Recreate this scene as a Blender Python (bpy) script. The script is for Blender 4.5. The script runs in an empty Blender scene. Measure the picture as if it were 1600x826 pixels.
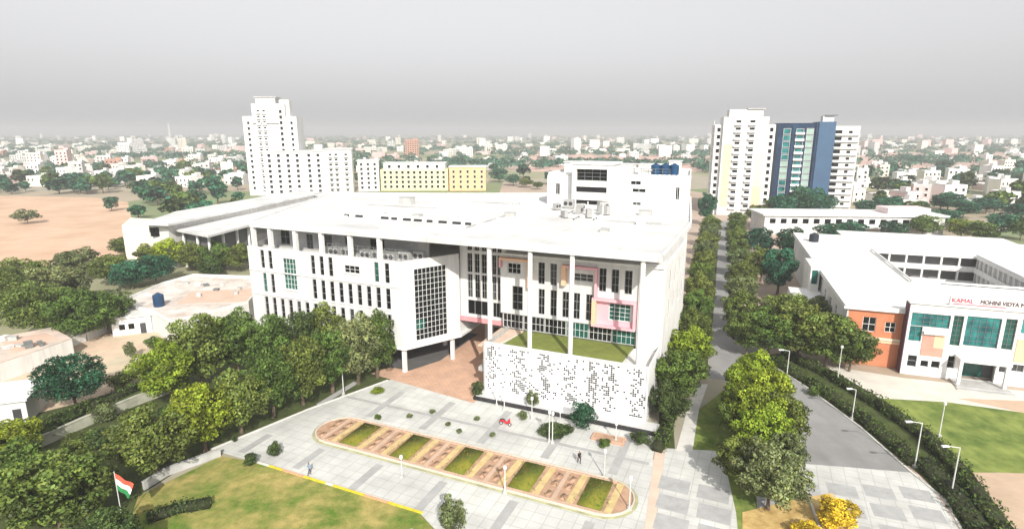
import bpy, math, random
import numpy as np

# ---------------------------------------------------------------- camera, sky, sun, exposure
scn = bpy.context.scene
COL = scn.collection
CAM_H, FPX, PITCH = 40.0, 900.0, math.atan(208 / 900.0)
cam_d = bpy.data.cameras.new("camera")
cam = bpy.data.objects.new("camera", cam_d)
COL.objects.link(cam)
cam.location = (0, 0, CAM_H)
cam.rotation_euler = (math.pi / 2 - PITCH, 0, 0)
cam_d.sensor_width = 36.0
cam_d.lens = 36.0 * FPX / 1600.0
cam_d.clip_start, cam_d.clip_end = 0.5, 30000
scn.camera = cam

SUN_EL, SUN_AZ = math.radians(34), math.radians(168)      # azimuth clockwise from +Y
world = bpy.data.worlds.new("World")
scn.world = world
world.use_nodes = True
wn, wl = world.node_tree.nodes, world.node_tree.links
wn.clear()
sky = wn.new("ShaderNodeTexSky")
sky.sky_type = 'NISHITA'
sky.sun_disc = False
sky.sun_elevation, sky.sun_rotation = SUN_EL, SUN_AZ
sky.air_density, sky.dust_density, sky.ozone_density = 1.0, 5.0, 1.0
hs = wn.new("ShaderNodeHueSaturation")
hs.inputs['Saturation'].default_value = 0.10
mixw = wn.new("ShaderNodeMix"); mixw.data_type = 'RGBA'
mixw.inputs[0].default_value = 0.45
mixw.inputs[7].default_value = (7.6, 7.6, 7.7, 1)
bg = wn.new("ShaderNodeBackground")
bg.inputs['Strength'].default_value = 0.132
wo = wn.new("ShaderNodeOutputWorld")
wl.new(sky.outputs[0], hs.inputs['Color'])
wl.new(hs.outputs[0], mixw.inputs[6])
wl.new(mixw.outputs[2], bg.inputs[0])
wl.new(bg.outputs[0], wo.inputs[0])

sd = bpy.data.lights.new("sun", 'SUN')
sd.energy, sd.angle, sd.color = 5.0, math.radians(0.6), (1.0, 0.95, 0.86)
so = bpy.data.objects.new("sun", sd)
COL.objects.link(so)
so.rotation_euler = (math.pi / 2 - SUN_EL, 0, math.pi - SUN_AZ)

scn.view_settings.view_transform = 'Standard'
scn.view_settings.look = 'None'
scn.view_settings.gamma = 1.0
scn.view_settings.exposure = 0.16
scn.cycles.max_bounces = 6
scn.cycles.diffuse_bounces = 3
scn.cycles.volume_bounces = 0
scn.cycles.transparent_max_bounces = 4
scn.cycles.use_denoising = True

# ---------------------------------------------------------------- helpers
rnd = random.Random(7)
_c, _s = math.cos(PITCH), math.sin(PITCH)


def G(px, py, z=0.0):
    """ground position (or height z) seen at photo pixel px,py"""
    a, b = (px - 800) / FPX, -(py - 413) / FPX
    d = (a, _c + b * _s, -_s + b * _c)
    t = (z - CAM_H) / d[2]
    return (d[0] * t, d[1] * t)


ROTB = math.radians(-23.5)                                 # campus building frame
EU, EV, OB = (math.cos(ROTB), math.sin(ROTB)), (-math.sin(ROTB), math.cos(ROTB)), (18.4, 73.2)
ROTS = math.radians(-19.4)                                 # school frame
SU, SV, OS = (math.cos(ROTS), math.sin(ROTS)), (-math.sin(ROTS), math.cos(ROTS)), (66.3, 90.8)


def W(u, v):
    return (OB[0] + u * EU[0] + v * EV[0], OB[1] + u * EU[1] + v * EV[1])


def WS(u, v):
    return (OS[0] + u * SU[0] + v * SV[0], OS[1] + u * SU[1] + v * SV[1])


_mats = {}


def mat(name, col, rough=0.75, var=0.12, scale=0.35, bump=0.0, bscale=6.0, spec=0.3, col2=None, streak=0.0, metal=0.0, fine=None, joint=None):
    if name in _mats:
        return _mats[name]
    m = bpy.data.materials.new(name)
    m.use_nodes = True
    nt = m.node_tree
    n, l = nt.nodes, nt.links
    p = n["Principled BSDF"]
    p.inputs['Roughness'].default_value = rough
    p.inputs['Specular IOR Level'].default_value = spec
    p.inputs['Metallic'].default_value = metal
    geo = n.new("ShaderNodeNewGeometry")
    nz = n.new("ShaderNodeTexNoise")
    nz.inputs['Scale'].default_value = scale
    nz.inputs['Detail'].default_value = 6
    nz.inputs['Roughness'].default_value = 0.65
    l.new(geo.outputs['Position'], nz.inputs['Vector'])
    rp = n.new("ShaderNodeValToRGB")
    c1 = tuple(max(0, c * (1 - var)) for c in col) + (1,)
    c2 = tuple(min(0.9, c * (1 + var)) for c in (col2 or col)) + (1,)
    rp.color_ramp.elements[0].position, rp.color_ramp.elements[1].position = 0.36, 0.64
    rp.color_ramp.elements[0].color, rp.color_ramp.elements[1].color = c1, c2
    l.new(nz.outputs[0], rp.inputs[0])
    out = rp.outputs[0]
    if streak > 0 or fine:
        mp = n.new("ShaderNodeMapping")
        mp.inputs['Scale'].default_value = fine if fine else (1.6, 1.6, 0.12)
        l.new(geo.outputs['Position'], mp.inputs[0])
        n2 = n.new("ShaderNodeTexNoise")
        n2.inputs['Scale'].default_value = 1.0
        n2.inputs['Detail'].default_value = 5
        l.new(mp.outputs[0], n2.inputs['Vector'])
        r2 = n.new("ShaderNodeMapRange")
        r2.inputs['From Min'].default_value, r2.inputs['From Max'].default_value = 0.42, 0.75
        r2.inputs['To Min'].default_value, r2.inputs['To Max'].default_value = 0.0, streak or 0.25
        l.new(n2.outputs[0], r2.inputs[0])
        mx = n.new("ShaderNodeMix"); mx.data_type = 'RGBA'
        l.new(r2.outputs[0], mx.inputs[0])
        l.new(out, mx.inputs[6])
        mx.inputs[7].default_value = tuple(c * 0.45 for c in col) + (1,)
        out = mx.outputs[2]
    if joint:
        mj = n.new("ShaderNodeMapping"); mj.inputs['Rotation'].default_value = (0, 0, joint[3])
        l.new(geo.outputs['Position'], mj.inputs[0])
        bt = n.new("ShaderNodeTexBrick")
        bt.inputs['Scale'].default_value = 1.0
        bt.inputs['Brick Width'].default_value, bt.inputs['Row Height'].default_value = joint[0], joint[1]
        bt.inputs['Mortar Size'].default_value = joint[2]; bt.offset = joint[4]
        bt.inputs['Color1'].default_value = (1, 1, 1, 1); bt.inputs['Color2'].default_value = (0.955, 0.955, 0.95, 1); bt.inputs['Mortar'].default_value = (0.78, 0.775, 0.76, 1)
        l.new(mj.outputs[0], bt.inputs['Vector'])
        mm = n.new("ShaderNodeMix"); mm.data_type = 'RGBA'; mm.blend_type = 'MULTIPLY'; mm.inputs[0].default_value = 1.0
        l.new(out, mm.inputs[6]); l.new(bt.outputs[0], mm.inputs[7]); out = mm.outputs[2]
    l.new(out, p.inputs['Base Color'])
    if bump > 0:
        nb = n.new("ShaderNodeTexNoise")
        nb.inputs['Scale'].default_value = bscale
        nb.inputs['Detail'].default_value = 4
        l.new(geo.outputs['Position'], nb.inputs['Vector'])
        bp = n.new("ShaderNodeBump")
        bp.inputs['Strength'].default_value = bump
        bp.inputs['Distance'].default_value = 0.1
        l.new(nb.outputs[0], bp.inputs['Height'])
        l.new(bp.outputs[0], p.inputs['Normal'])
    _mats[name] = m
    return m


def leaf_mat():
    m = bpy.data.materials.new("foliage")
    m.use_nodes = True
    n, l = m.node_tree.nodes, m.node_tree.links
    n.clear()
    oi = n.new("ShaderNodeObjectInfo")
    at = n.new("ShaderNodeAttribute"); at.attribute_name = "tint"
    mx = n.new("ShaderNodeMix"); mx.data_type = 'RGBA'; mx.blend_type = 'MULTIPLY'
    mx.inputs[0].default_value = 1.0
    l.new(oi.outputs['Color'], mx.inputs[6]); l.new(at.outputs['Color'], mx.inputs[7])
    d = n.new("ShaderNodeBsdfPrincipled"); d.inputs['Roughness'].default_value = 0.6
    d.inputs['Specular IOR Level'].default_value = 0.25
    t = n.new("ShaderNodeBsdfTranslucent")
    ms = n.new("ShaderNodeMixShader"); ms.inputs[0].default_value = 0.10
    o = n.new("ShaderNodeOutputMaterial")
    l.new(mx.outputs[2], d.inputs['Base Color']); l.new(mx.outputs[2], t.inputs['Color'])
    l.new(d.outputs[0], ms.inputs[1]); l.new(t.outputs[0], ms.inputs[2]); l.new(ms.outputs[0], o.inputs[0])
    return m


LEAF = leaf_mat()
WHITE = mat("white_render", (0.71, 0.71, 0.70), 0.8, 0.05, 0.25, streak=0.26)
WHITE2 = mat("white_render_old", (0.67, 0.66, 0.64), 0.85, 0.07, 0.2, streak=0.36)
ROOFW = mat("white_roof_coat", (0.60, 0.60, 0.595), 0.85, 0.08, 0.07, col2=(0.70, 0.70, 0.695), fine=(0.16, 0.16, 0.16), streak=0.34, joint=(6.0, 4.0, 0.06, 0.41, 0.0))
GREYC = mat("grey_concrete", (0.42, 0.42, 0.41), 0.9, 0.12, 0.5)
DARKC = mat("dark_granite", (0.03, 0.03, 0.032), 0.6, 0.3, 0.8)
GLASS = mat("dark_glass", (0.004, 0.005, 0.006), 0.15, 0.4, 0.6, spec=0.28)
GLASS2 = mat("curtained_glass", (0.05, 0.054, 0.056), 0.2, 0.4, 0.6, spec=0.3)
GLASS3 = mat("grey_glass", (0.009, 0.011, 0.013), 0.1, 0.4, 0.6, spec=0.3)
GLASSG = mat("green_glass", (0.012, 0.085, 0.07), 0.12, 0.35, 0.5, spec=0.5)
GLASST = mat("teal_glass", (0.010, 0.10, 0.115), 0.10, 0.35, 0.35, spec=0.5, col2=(0.02, 0.20, 0.19))
FRAMEW = mat("white_frame", (0.74, 0.74, 0.73), 0.5, 0.03)
FRAMEG = mat("silver_frame", (0.34, 0.345, 0.345), 0.45, 0.05)
FRAMED = mat("grey_frame", (0.16, 0.17, 0.17), 0.5, 0.1)
PINK = mat("pink_paint", (0.72, 0.40, 0.45), 0.7, 0.06)
PEACH = mat("peach_paint", (0.76, 0.48, 0.32), 0.7, 0.05)
TERRA = mat("terracotta_paving", (0.58, 0.37, 0.265), 0.85, 0.12, 0.35, fine=(1.2, 1.2, 1.2), streak=0.12, joint=(0.9, 0.45, 0.04, 0.41, 0.5))
PLAZA = mat("plaza_paving", (0.53, 0.53, 0.515), 0.9, 0.09, 0.12, col2=(0.57, 0.575, 0.55), fine=(0.35, 0.35, 0.35), streak=0.30, joint=(1.5, 1.5, 0.05, 0.41, 0.0))
BAND = mat("grey_paving", (0.36, 0.36, 0.355), 0.9, 0.10, 0.5)
PAVED = mat("dark_paver", (0.37, 0.37, 0.37), 0.9, 0.10, 0.7)
ASPH = mat("asphalt", (0.275, 0.272, 0.27), 0.95, 0.14, 0.10, fine=(0.45, 0.12, 0.4), streak=0.32)
KERB = mat("kerb_stone", (0.60, 0.585, 0.55), 0.9, 0.08, 0.8)
SAND = mat("pale_sand", (0.56, 0.42, 0.24), 0.95, 0.14, 0.9, bump=0.3)
SOIL = mat("red_soil", (0.40, 0.255, 0.17), 0.95, 0.18, 0.9, bump=0.3)
DIRT = mat("dirt", (0.50, 0.37, 0.27), 0.95, 0.14, 0.12, bump=0.2)
LAWN = mat("lawn", (0.115, 0.205, 0.022), 0.95, 0.14, 0.24, bump=0.8, bscale=7, col2=(0.36, 0.29, 0.10), fine=(0.9, 0.9, 0.9), streak=0.45)
LAWNG = mat("green_lawn", (0.115, 0.185, 0.03), 0.95, 0.22, 0.25, bump=0.6, bscale=9, col2=(0.21, 0.25, 0.06), fine=(0.8, 0.3, 0.8), streak=0.45)
SHADE_TURF = mat("turf_painted_shade", (0.06, 0.078, 0.022), 0.95, 0.25, 0.4, bump=0.6, bscale=9)  # ground cover, its colour darkened to stand for shade under the trees
BARK = mat("bark", (0.12, 0.09, 0.065), 0.95, 0.25, 2.0, bump=0.4)
BRICK = mat("orange_brick", (0.50, 0.19, 0.10), 0.85, 0.10, 0.5)
METAL = mat("pole_metal", (0.66, 0.66, 0.64), 0.4, 0.05, metal=0.2)
DARKM = mat("dark_metal", (0.05, 0.05, 0.055), 0.5, 0.2)
BLUET = mat("blue_plastic", (0.008, 0.05, 0.12), 0.45, 0.1)
BLACKT = mat("black_plastic", (0.02, 0.025, 0.035), 0.45, 0.1)


class MB:
    def __init__(s):
        s.v, s.f, s.m = [], [], []

    def quad(s, a, b, c, d, mi=0):
        i = len(s.v); s.v += [a, b, c, d]; s.f.append((i, i + 1, i + 2, i + 3)); s.m.append(mi)

    def poly(s, pts, mi=0):
        i = len(s.v); s.v += pts; s.f.append(tuple(range(i, i + len(pts)))); s.m.append(mi)

    def box(s, x0, x1, y0, y1, z0, z1, mi=0):
        i = len(s.v)
        s.v += [(x0, y0, z0), (x1, y0, z0), (x1, y1, z0), (x0, y1, z0), (x0, y0, z1), (x1, y0, z1), (x1, y1, z1), (x0, y1, z1)]
        for q in ((0, 3, 2, 1), (4, 5, 6, 7), (0, 1, 5, 4), (1, 2, 6, 5), (2, 3, 7, 6), (3, 0, 4, 7)):
            s.f.append(tuple(i + k for k in q)); s.m.append(mi)

    def prism(s, pts, z0, z1, mi=0):
        a = sum(pts[k][0] * pts[(k + 1) % len(pts)][1] - pts[(k + 1) % len(pts)][0] * pts[k][1] for k in range(len(pts)))
        if a < 0:
            pts = pts[::-1]
        i, k = len(s.v), len(pts)
        s.v += [(p[0], p[1], z0) for p in pts] + [(p[0], p[1], z1) for p in pts]
        s.f.append(tuple(i + j for j in range(k))[::-1]); s.f.append(tuple(i + k + j for j in range(k)))
        s.m += [mi, mi]
        for j in range(k):
            q = (j + 1) % k
            s.f.append((i + j, i + q, i + k + q, i + k + j)); s.m.append(mi)

    def tube(s, pts, rad, seg=6, mi=0, cap=True):
        rings = []
        for k, p in enumerate(pts):
            a = np.array(pts[max(0, k - 1)], float); b = np.array(pts[min(len(pts) - 1, k + 1)], float)
            d = b - a; d /= (np.linalg.norm(d) + 1e-9)
            t = np.array((0, 0, 1.0)) if abs(d[2]) < 0.9 else np.array((1.0, 0, 0))
            x = np.cross(d, t); x /= np.linalg.norm(x); y = np.cross(d, x)
            r = rad[k] if isinstance(rad, (list, tuple)) else rad
            i = len(s.v)
            for j in range(seg):
                w = 2 * math.pi * j / seg
                s.v.append(tuple(np.array(p, float) + r * (x * math.cos(w) + y * math.sin(w))))
            rings.append(i)
        for k in range(len(rings) - 1):
            for j in range(seg):
                q = (j + 1) % seg
                s.f.append((rings[k] + j, rings[k + 1] + j, rings[k + 1] + q, rings[k] + q)); s.m.append(mi)
        if cap:
            s.f.append(tuple(rings[0] + j for j in range(seg))); s.m.append(mi)
            s.f.append(tuple(rings[-1] + j for j in range(seg))[::-1]); s.m.append(mi)

    def mesh(s, name, mats):
        me = bpy.data.meshes.new(name)
        me.from_pydata([tuple(map(float, p)) for p in s.v], [], s.f)
        for m in (mats if isinstance(mats, (list, tuple)) else [mats]):
            me.materials.append(m)
        if any(s.m):
            me.polygons.foreach_set("material_index", s.m)
        me.update()
        return me

    def build(s, name, mats, parent=None, loc=(0, 0, 0), rz=0.0):
        return obj(name, s.mesh(name, mats), parent, loc, rz)


def obj(name, me, parent=None, loc=(0, 0, 0), rz=0.0, scale=None):
    o = bpy.data.objects.new(name, me)
    COL.objects.link(o)
    o.location = loc
    o.rotation_euler = (0, 0, rz)
    if scale is not None:
        o.scale = scale
    if parent is not None:
        o.parent = parent
    return o


def tag(o, label, cat, group=None):
    o["label"], o["category"] = label, cat
    if group:
        o["group"] = group
    return o


def thing(name, label, cat, loc=(0, 0, 0), rz=0.0, group=None):
    return tag(obj(name, None, None, loc, rz), label, cat, group)


def struct(o):
    o["kind"] = "structure"
    return o


def sheet(name, pts, z, m, parent=None):
    b = MB()
    a = sum(pts[k][0] * pts[(k + 1) % len(pts)][1] - pts[(k + 1) % len(pts)][0] * pts[k][1] for k in range(len(pts)))
    if a < 0:
        pts = pts[::-1]
    b.poly([(p[0], p[1], z) for p in pts])
    o = b.build(name, m, parent)
    return struct(o) if parent is None else o


def slab(name, pts, z0, z1, m, parent=None):
    b = MB(); b.prism(list(pts), z0, z1)
    o = b.build(name, m, parent)
    return struct(o) if parent is None else o


def px(*pp):
    return [G(*p) for p in pp]


def fpos(org, rz, x, y, z):
    c, s = math.cos(rz), math.sin(rz)
    return (org[0] + x * c - y * s, org[1] + x * s + y * c, org[2] + z)


def wall_with_holes(name, parent, org, rz, x0, x1, z0, z1, thick, holes, m):
    """a wall whose outside faces -y, with real openings and reveals"""
    xs = sorted({x0, x1} | {h[0] for h in holes} | {h[1] for h in holes})
    zs = sorted({z0, z1} | {h[2] for h in holes} | {h[3] for h in holes})
    b = MB()
    for i in range(len(xs) - 1):
        for k in range(len(zs) - 1):
            cx, cz = (xs[i] + xs[i + 1]) / 2, (zs[k] + zs[k + 1]) / 2
            if any(h[0] < cx < h[1] and h[2] < cz < h[3] for h in holes):
                continue
            b.quad((xs[i], 0, zs[k]), (xs[i + 1], 0, zs[k]), (xs[i + 1], 0, zs[k + 1]), (xs[i], 0, zs[k + 1]))
    for h in holes:
        a, c, p, q = h
        b.quad((a, 0, p), (a, thick, p), (c, thick, p), (c, 0, p))
        b.quad((a, 0, q), (c, 0, q), (c, thick, q), (a, thick, q))
        b.quad((a, 0, p), (a, 0, q), (a, thick, q), (a, thick, p))
        b.quad((c, 0, p), (c, thick, p), (c, thick, q), (c, 0, q))
    b.quad((x0, 0, z1), (x1, 0, z1), (x1, thick, z1), (x0, thick, z1))
    b.quad((x0, 0, z0), (x0, thick, z0), (x1, thick, z0), (x1, 0, z0))
    b.quad((x0, 0, z0), (x0, 0, z1), (x0, thick, z1), (x0, thick, z0))
    b.quad((x1, 0, z0), (x1, thick, z0), (x1, thick, z1), (x1, 0, z1))
    return b.build(name, m, parent, org, rz)


_wc = {}
wrng = random.Random(77)


def window(parent, org, rz, h, depth, nx, nz, glass, bar=0.06, frame=None):
    """glass pane group in an opening h=(x0,x1,z0,z1), its bars a child"""
    frame = frame or FRAMEW
    if glass is GLASS:
        glass = wrng.choices((GLASS, GLASS2, GLASS3), (6, 1.3, 2))[0]
    w, t = round(h[1] - h[0], 2), round(h[3] - h[2], 2)
    key = (w, t, nx, nz, glass.name, bar, frame.name)
    if key not in _wc:
        g = MB(); g.box(0, w, 0, 0.05, 0, t)
        f = MB()
        for i in range(nx + 1):
            c = min(max(w * i / nx, bar * 0.7), w - bar * 0.7)
            f.box(c - bar / 2, c + bar / 2, -0.07, 0.0, bar * .2, t - bar * .2)
        for k in range(nz + 1):
            c = min(max(t * k / nz, bar * 0.7), t - bar * 0.7)
            f.box(bar * .2, w - bar * .2, -0.065, -0.002, c - bar / 2, c + bar / 2)
        _wc[key] = (g.mesh("window", glass), f.mesh("frame", frame))
    g, f = _wc[key]
    o = obj("window", g, parent, fpos(org, rz, h[0], depth, h[2]), rz)
    obj("frame", f, o)
    return o


def cyl(b, x, y, z0, z1, r, seg=12, mi=0):
    b.tube([(x, y, z0), (x, y, z1)], r, seg, mi)

# ---------------------------------------------------------------- ground and paving
def ground_mat():
    m = bpy.data.materials.new("open_country")
    m.use_nodes = True
    n, l = m.node_tree.nodes, m.node_tree.links
    p = n["Principled BSDF"]; p.inputs['Roughness'].default_value = 0.95
    p.inputs['Specular IOR Level'].default_value = 0.1
    geo = n.new("ShaderNodeNewGeometry")
    vo = n.new("ShaderNodeTexVoronoi"); vo.inputs['Scale'].default_value = 0.0065
    l.new(geo.outputs['Position'], vo.inputs['Vector'])
    rp = n.new("ShaderNodeValToRGB"); rp.color_ramp.interpolation = 'CONSTANT'
    cols = [(0.38, 0.32, 0.245), (0.30, 0.30, 0.19), (0.44, 0.35, 0.29), (0.24, 0.27, 0.15), (0.36, 0.33, 0.26), (0.20, 0.245, 0.13)]
    while len(rp.color_ramp.elements) < len(cols):
        rp.color_ramp.elements.new(0.5)
    for i, c in enumerate(cols):
        rp.color_ramp.elements[i].position = i / len(cols); rp.color_ramp.elements[i].color = c + (1,)
    sp = n.new("ShaderNodeSeparateColor"); l.new(vo.outputs['Color'], sp.inputs[0]); l.new(sp.outputs[0], rp.inputs[0])
    nz = n.new("ShaderNodeTexNoise"); nz.inputs['Scale'].default_value = 0.05; nz.inputs['Detail'].default_value = 8
    nz.inputs['Roughness'].default_value = 0.7
    l.new(geo.outputs['Position'], nz.inputs['Vector'])
    r2 = n.new("ShaderNodeMapRange"); r2.inputs['From Min'].default_value = 0.48; r2.inputs['From Max'].default_value = 0.68
    r2.inputs['To Max'].default_value = 0.55
    l.new(nz.outputs[0], r2.inputs[0])
    mx = n.new("ShaderNodeMix"); mx.data_type = 'RGBA'
    l.new(r2.outputs[0], mx.inputs[0]); l.new(rp.outputs[0], mx.inputs[6]); mx.inputs[7].default_value = (0.27, 0.24, 0.14, 1)
    l.new(mx.outputs[2], p.inputs['Base Color'])
    return m


b = MB()
b.poly([(7500 * math.cos(2 * math.pi * k / 64), 7500 * math.sin(2 * math.pi * k / 64), 0) for k in range(64)])
struct(b.build("ground", ground_mat()))

sheet("field", px((-260, 420), (-260, 312), (20, 306), (150, 309), (200, 316), (206, 345), (196, 400), (120, 410), (0, 425)), 0.015, mat("ploughed_field", (0.56, 0.37, 0.25), 0.95, 0.07, 0.05, col2=(0.60, 0.42, 0.30), fine=(0.05, 0.5, 0.3), streak=0.22))
sheet("pink_waste_ground", px((820, 268), (1100, 268), (1110, 243), (830, 241)), 0.015, mat("pink_earth", (0.58, 0.40, 0.34), 0.95, 0.08, 0.02))
sheet("pink_waste_ground", px((1340, 262), (1660, 268), (1660, 238), (1340, 238)), 0.015, mat("pink_earth", (0.58, 0.40, 0.34), 0.95, 0.08, 0.02))
sheet("garden_ground", px((-60, 900), (-60, 575), (200, 560), (420, 520), (640, 570), (612, 592), (480, 640), (330, 702), (216, 775), (170, 900)), 0.02, SHADE_TURF)
sheet("lawn", px((216, 775), (345, 712), (400, 722), (655, 800), (700, 850), (735, 905), (170, 905)), 0.035, LAWN)
plaza = sheet("plaza", px((330, 702), (480, 640), (612, 592)) + [W(-25, 0.2), W(2.2, 0.2), W(2.6, -8), G(1024, 720), G(1012, 826), G(1003, 905), G(738, 905), G(702, 850), G(655, 800), G(400, 722)], 0.03, PLAZA)
sheet("forecourt", [W(-46, -0.6), W(-24.9, -3.4), W(-24.9, 12), W(-26, 40), W(-40, 40), W(-40, 9), W(-44, 4)], 0.036, TERRA)
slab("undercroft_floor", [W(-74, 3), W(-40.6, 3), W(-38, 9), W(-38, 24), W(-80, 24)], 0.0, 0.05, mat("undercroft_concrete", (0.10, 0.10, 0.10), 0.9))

for u0, w in ((-46.5, 1.1), (-37.5, 1.1), (-28.5, 1.1), (-19.5, 1.1), (-10.5, 1.1), (-1.8, 1.1)):
    sheet("paving_band", [W(u0, -13.2), W(u0 + w, -13.2), W(u0 + w, -3.6 if u0 > -26 else -4.4), W(u0, -3.6 if u0 > -26 else -4.4)], 0.034, BAND, plaza)
    if u0 > -30:
        sheet("paving_band", [W(u0, -46), W(u0 + w, -46), W(u0 + w, -22.6), W(u0, -22.6)], 0.034, BAND, plaza)
    else:
        sheet("paving_band", [W(u0, -27.4), W(u0 + w, -27.4), W(u0 + w, -22.6), W(u0, -22.6)], 0.034, BAND, plaza)
sheet("paving_band", [W(-45, -9.6), W(2.4, -9.6), W(2.4, -8.9), W(-45, -8.9)], 0.0375, BAND, plaza)
sheet("paving_band", [W(-18, -31.6), W(2.0, -31.6), W(2.0, -31.0), W(-18, -31.0)], 0.0375, BAND, plaza)
# grass fringe round the island bed and drifts of turf between plaza slabs
sheet("footpath", px((1024, 700), (1040, 700), (1012, 905), (996, 905)), 0.045, mat("pink_paving", (0.60, 0.46, 0.37), 0.9, 0.08))
pk = sheet("parking_paving", px((1040, 700), (1118, 704), (1136, 738), (1150, 800), (1160, 905), (1013, 905)), 0.04, PLAZA)
for i in range(6):
    for k in range(2):
        a = G(1066, 716); c = W(4.2 + k * 4.3 + 0.35 * i, -13.8 - i * 3.6)
        q = [c, (c[0] + 3.4 * EU[0], c[1] + 3.4 * EU[1]), (c[0] + 3.4 * EU[0] + 2.7 * EV[0], c[1] + 3.4 * EU[1] + 2.7 * EV[1]), (c[0] + 2.7 * EV[0], c[1] + 2.7 * EV[1])]
        sheet("paver", q, 0.046, PAVED, pk)
sheet("verge", px((1050, 640), (1080, 610), (1106, 570), (1116, 480), (1121, 400), (1123, 345), (1098, 345), (1080, 420), (1050, 560), (1030, 640), (1030, 700), (1055, 705)), 0.025, SHADE_TURF)
sheet("side_path", px((1056, 704), (1082, 704), (1092, 640), (1106, 600), (1090, 600), (1074, 640)), 0.043, KERB)
sheet("tree_island", px((1082, 704), (1092, 640), (1130, 610), (1222, 603), (1238, 650), (1250, 690), (1236, 722), (1256, 760), (1282, 830), (1290, 905), (1158, 905), (1150, 800), (1136, 738), (1118, 704)), 0.032, LAWNG)
sheet("dry_bed", px((1160, 800), (1250, 778), (1300, 770), (1325, 800), (1345, 905), (1160, 905)), 0.05, mat("dry_grass", (0.46, 0.30, 0.10), 0.95, 0.2, 0.6, bump=0.5, col2=(0.52, 0.38, 0.16)))
road = sheet("road", px((1106, 590), (1114, 500), (1120, 420), (1124, 345), (1140, 345), (1146, 420), (1158, 500), (1190, 560), (1262, 606), (1345, 668), (1424, 738), (1330, 730), (1238, 723), (1248, 690), (1235, 650), (1220, 603), (1150, 596)), 0.03, ASPH)
pr = sheet("drive_paving", px((1238, 723), (1330, 730), (1424, 738), (1462, 770), (1520, 860), (1545, 905), (1292, 905), (1282, 830), (1256, 760)), 0.038, PLAZA)
for i in range(5):
    for k in range(5):
        x0 = 27.9 + k * 4.0 + i * -1.2; y0 = 58.6 - i * 3.5 - 0.4 * k
        q = [(x0, y0), (x0 + 3.1 * SU[0], y0 + 3.1 * SU[1]), (x0 + 3.1 * SU[0] + 2.4 * SV[0], y0 + 3.1 * SU[1] + 2.4 * SV[1]), (x0 + 2.4 * SV[0], y0 + 2.4 * SV[1])]
        sheet("paver", q, 0.044, PAVED, pr)
sheet("kerb_strip", px((1424, 738), (1436, 742), (1476, 780), (1545, 905), (1520, 860), (1462, 770)), 0.06, mat("pink_kerb", (0.62, 0.50, 0.43), 0.9, 0.08))
sheet("hedge_ground", px((1196, 556), (1215, 552), (1300, 585), (1440, 660), (1560, 790), (1600, 905), (1548, 905), (1476, 780), (1436, 740), (1345, 668), (1262, 606)), 0.027, SHADE_TURF)
sheet("school_lawn", px((1375, 622), (1480, 628), (1640, 650), (1660, 742), (1560, 738), (1520, 738), (1440, 668)), 0.03, LAWNG)
sheet("school_yard", px((1240, 560), (1330, 577), (1410, 590), (1660, 617), (1640, 650), (1480, 628), (1375, 622), (1300, 588)), 0.028, mat("pale_paving", (0.62, 0.58, 0.52), 0.9, 0.08))
sheet("dirt_yard", px((1520, 738), (1560, 738), (1700, 742), (1760, 905), (1602, 905), (1560, 800)), 0.033, DIRT)
sheet("dirt_yard", px((1495, 622), (1700, 630), (1700, 655), (1600, 645)), 0.036, DIRT)

# painted kerb between the lawn and the plaza
kb = thing("painted_kerb", "long painted kerb of yellow and pale stones between the lawn and the plaza", "kerb")
A, B = np.array(G(400, 722)), np.array(G(660, 802))
nk = 22
YEL = mat("yellow_paint", (0.62, 0.50, 0.04), 0.7, 0.15, 1.5)
ORG = mat("orange_paint", (0.66, 0.34, 0.20), 0.7, 0.1, 1.5)
dk = (B - A) / nk
ang = math.atan2(dk[1], dk[0]); lk = float(np.linalg.norm(dk))
kms = {}
for i in range(nk):
    mm = ORG if i in (4, 5, 6, 15, 16, 17) else (KERB if i in (0, 1, 10) else YEL)
    if mm.name not in kms:
        q = MB(); q.box(0.02, lk - 0.02, -0.10, 0.10, 0.0, 0.2); kms[mm.name] = q.mesh("kerb_stone", mm)
    p = A + dk * i
    obj("kerb_stone", kms[mm.name], kb, (p[0], p[1], 0.02), ang)

# kerb edging along road and plaza (real steps)
def kerb_line(pts, name, label, w=0.25, h=0.14, m=KERB):
    t = thing(name, label, "kerb")
    for i in range(len(pts) - 1):
        a, c = np.array(pts[i]), np.array(pts[i + 1])
        L_ = float(np.linalg.norm(c - a)); an = math.atan2(c[1] - a[1], c[0] - a[0])
        q = MB(); q.box(0, L_, -w / 2, w / 2, 0, h)
        q.build("kerb_run", m, t, (a[0], a[1], 0.0), an)
    return t
kerb_line(px((1220, 603), (1236, 650), (1250, 690), (1238, 722), (1257, 760), (1283, 830)), "road_kerb", "pale stone kerb round the tree island beside the asphalt road")
kerb_line(px((1190, 560), (1262, 606), (1345, 668), (1424, 738), (1476, 780), (1545, 905)), "road_kerb", "pale stone kerb between the asphalt road and the double hedge")
kerb_line(px((330, 702), (480, 640), (606, 594)), "plaza_kerb", "low kerb between the plaza and the tree row")

# ---------------------------------------------------------------- the campus building
cb = thing("campus_building", "large white institutional building with overhanging flat roof, columns and perforated screen wall", "building", (OB[0], OB[1], 0), ROTB)
ZR, ZU = 23.7, 22.9            # roof top, roof underside
FLU, FLV = -74.0, 2.2
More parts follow.
